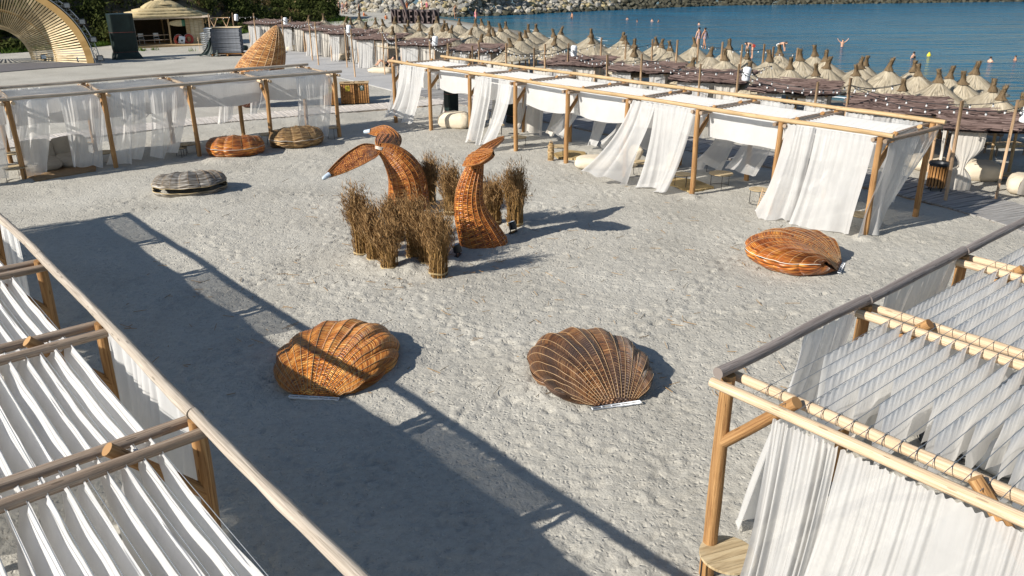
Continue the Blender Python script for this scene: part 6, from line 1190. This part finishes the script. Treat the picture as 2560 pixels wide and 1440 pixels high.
# loose tarpaulin hanging over the stack's end
t_ = thing('loose_tarp', 'dark green tarpaulin sliding off the mattress stack on to the sand', 'tarpaulin', G(533, 140), srz); n, m = 40, 20; U, V_ = np.meshgrid(np.linspace(0, 1, n), np.linspace(0, 1, m), indexing='ij'); b = MB()
b.add(np.stack([-0.35 + 0.8 * U - 0.9 * (1 - V_) ** 3 * (1 - U), -0.1 - 0.5 * (1 - V_) ** 2 * U + 0.05 * np.sin(U * 16), 2.0 * V_ * (0.4 + 0.6 * U) + 0.08 * (1 + vn2(U * 5, V_ * 5, 2))], 2).reshape(-1, 3), [grid_faces(n, m)]); b.build('tarp', TARP, t_)
t_ = thing('tarp_roll', 'dark bundled tarpaulin at the far end of the mattress pallet', 'tarpaulin', G(606, 128) + (0, 0.3, 0), 0); b = MB(); pillow(b, (0, 0, 0.25), (0.8, 0.6, 0.5), 0, 8, 0.7); b.build('bundle', TARP, t_)
t_ = thing('paddle', 'pale wooden paddle standing in the sand before the hut', 'paddle', G(500, 126)); b = MB(); tube(b, [(0, 0, 0), (-0.03, 0, 0.75)], 0.02, 6); b.build('shaft', WOOD_PALE, t_); b = MB(); tube(b, [(-0.03, 0, 0.7), (-0.035, 0, 0.8), (-0.04, 0, 0.95), (-0.045, 0, 1.02)], [0.06, 0.13, 0.13, 0.05], 12, squash=0.2); b.build('blade', WOOD_PALE, t_)
# ------------------------------------------------------------------ brushwood shack and the letters
o = G(690, 50); t_ = thing('brush_shack', 'open brushwood-roofed shack far back at the foot of the bank', 'shack', o, R(0)); L = 9.4
q = link('brush_roof', brush_mesh(L, 5.2, 400, 420, 'brush_roof', 0.25), None, t_); q.location = (2.6, 2.2, 2.75)
for x in (-1.8, 2.4, 6.8):
    for y in (0, 4.4):
        b = MB(); log(b, (x, y, -0.2), (x, y, 2.65), 0.12, 0.1, 9, 0.02, int(x * 7 + y)); b.build('post', WOOD_XGREY, t_)
        b = MB(); log(b, (x, y, 1.9), (x + 0.7, y, 2.6), 0.07, 0.06, 8, 0.005, 3); b.build('brace', WOOD_TAN, t_)
for y in (0, 4.4): b = MB(); log(b, (-2.1, y, 2.66), (7.2, y, 2.66), 0.09, 0.08, 9, 0.03, 5); b.build('roof_beam', WOOD_XGREY, t_)
b = MB(); box(b, (2.5, 4.5, 1.2), (8.6, 0.06, 2.4)); b.build('back_screen', BRUSH, t_)
t_ = thing('shack_counter', 'low counter with a teal lamp under the far shack', 'counter', G(678, 47) + (0, 0.8, 0)); b = MB(); bbox(b, (0, 0, 0.5), (2.6, 0.5, 0.9), 0.02); b.build('counter_body', PLY_DARK, t_); b = MB(); lathe(b, [(0.0, 1.75), (0.22, 1.72), (0.3, 1.5), (0.0, 1.5)], 14); b.build('lamp_shade', PAINT_TEAL, t_); b = MB(); tube(b, [(0, 0, 0.95), (0, 0, 1.5)], 0.03, 6); b.build('lamp_stem', STEEL_BLACK, t_)
sg0 = G(978, 58); sg1 = G(1094, 60); dv = sg1[:2] - sg0[:2]; sL = np.linalg.norm(dv); t_ = thing('letter_sign', 'row of tall dark block letters standing on the far sand', 'sign', sg0, math.atan2(dv[1], dv[0]))
word = 'NEVERSEA'
for i, ch in enumerate(word):
    cu = bpy.data.curves.new('letter', 'FONT'); cu.body = ch; cu.size = 2.15; cu.extrude = 0.16; cu.align_x = 'CENTER'; cu.materials.append(SIGN_PURPLE); tmp = bpy.data.objects.new('letter_text', cu); lme = bpy.data.meshes.new_from_object(tmp); bpy.data.objects.remove(tmp); lo = bpy.data.objects.new('letter', lme); C.objects.link(lo); lo.parent = t_; lo.location = ((i + 0.5) * sL / len(word), 0, 0.06); lo.rotation_euler = (PI / 2, 0, 0); lo.scale = (0.42, 1, 1)
b = MB(); box(b, (sL / 2, 0.32, 0.8), (sL + 0.2, 0.2, 1.55)); b.build('back_board', SIGN_DARK, t_); b = MB(); bbox(b, (sL / 2, 0.1, 0.02), (sL + 0.4, 0.9, 0.08), 0.01); b.build('plinth', SIGN_DARK, t_)
b = MB(); t = np.linspace(0, 1, 16); tube(b, np.stack([1.0 + 1.35 * t ** 0.7, 0 * t - 0.3, 2.75 - 2.5 * t ** 1.6 + 0.25 * np.sin(PI * t)], 1), 0.1 + 0.22 * np.sin(PI * t ** 0.8), 12, squash=0.6); b.build('fish_ornament', SIGN_PURPLE, t_)
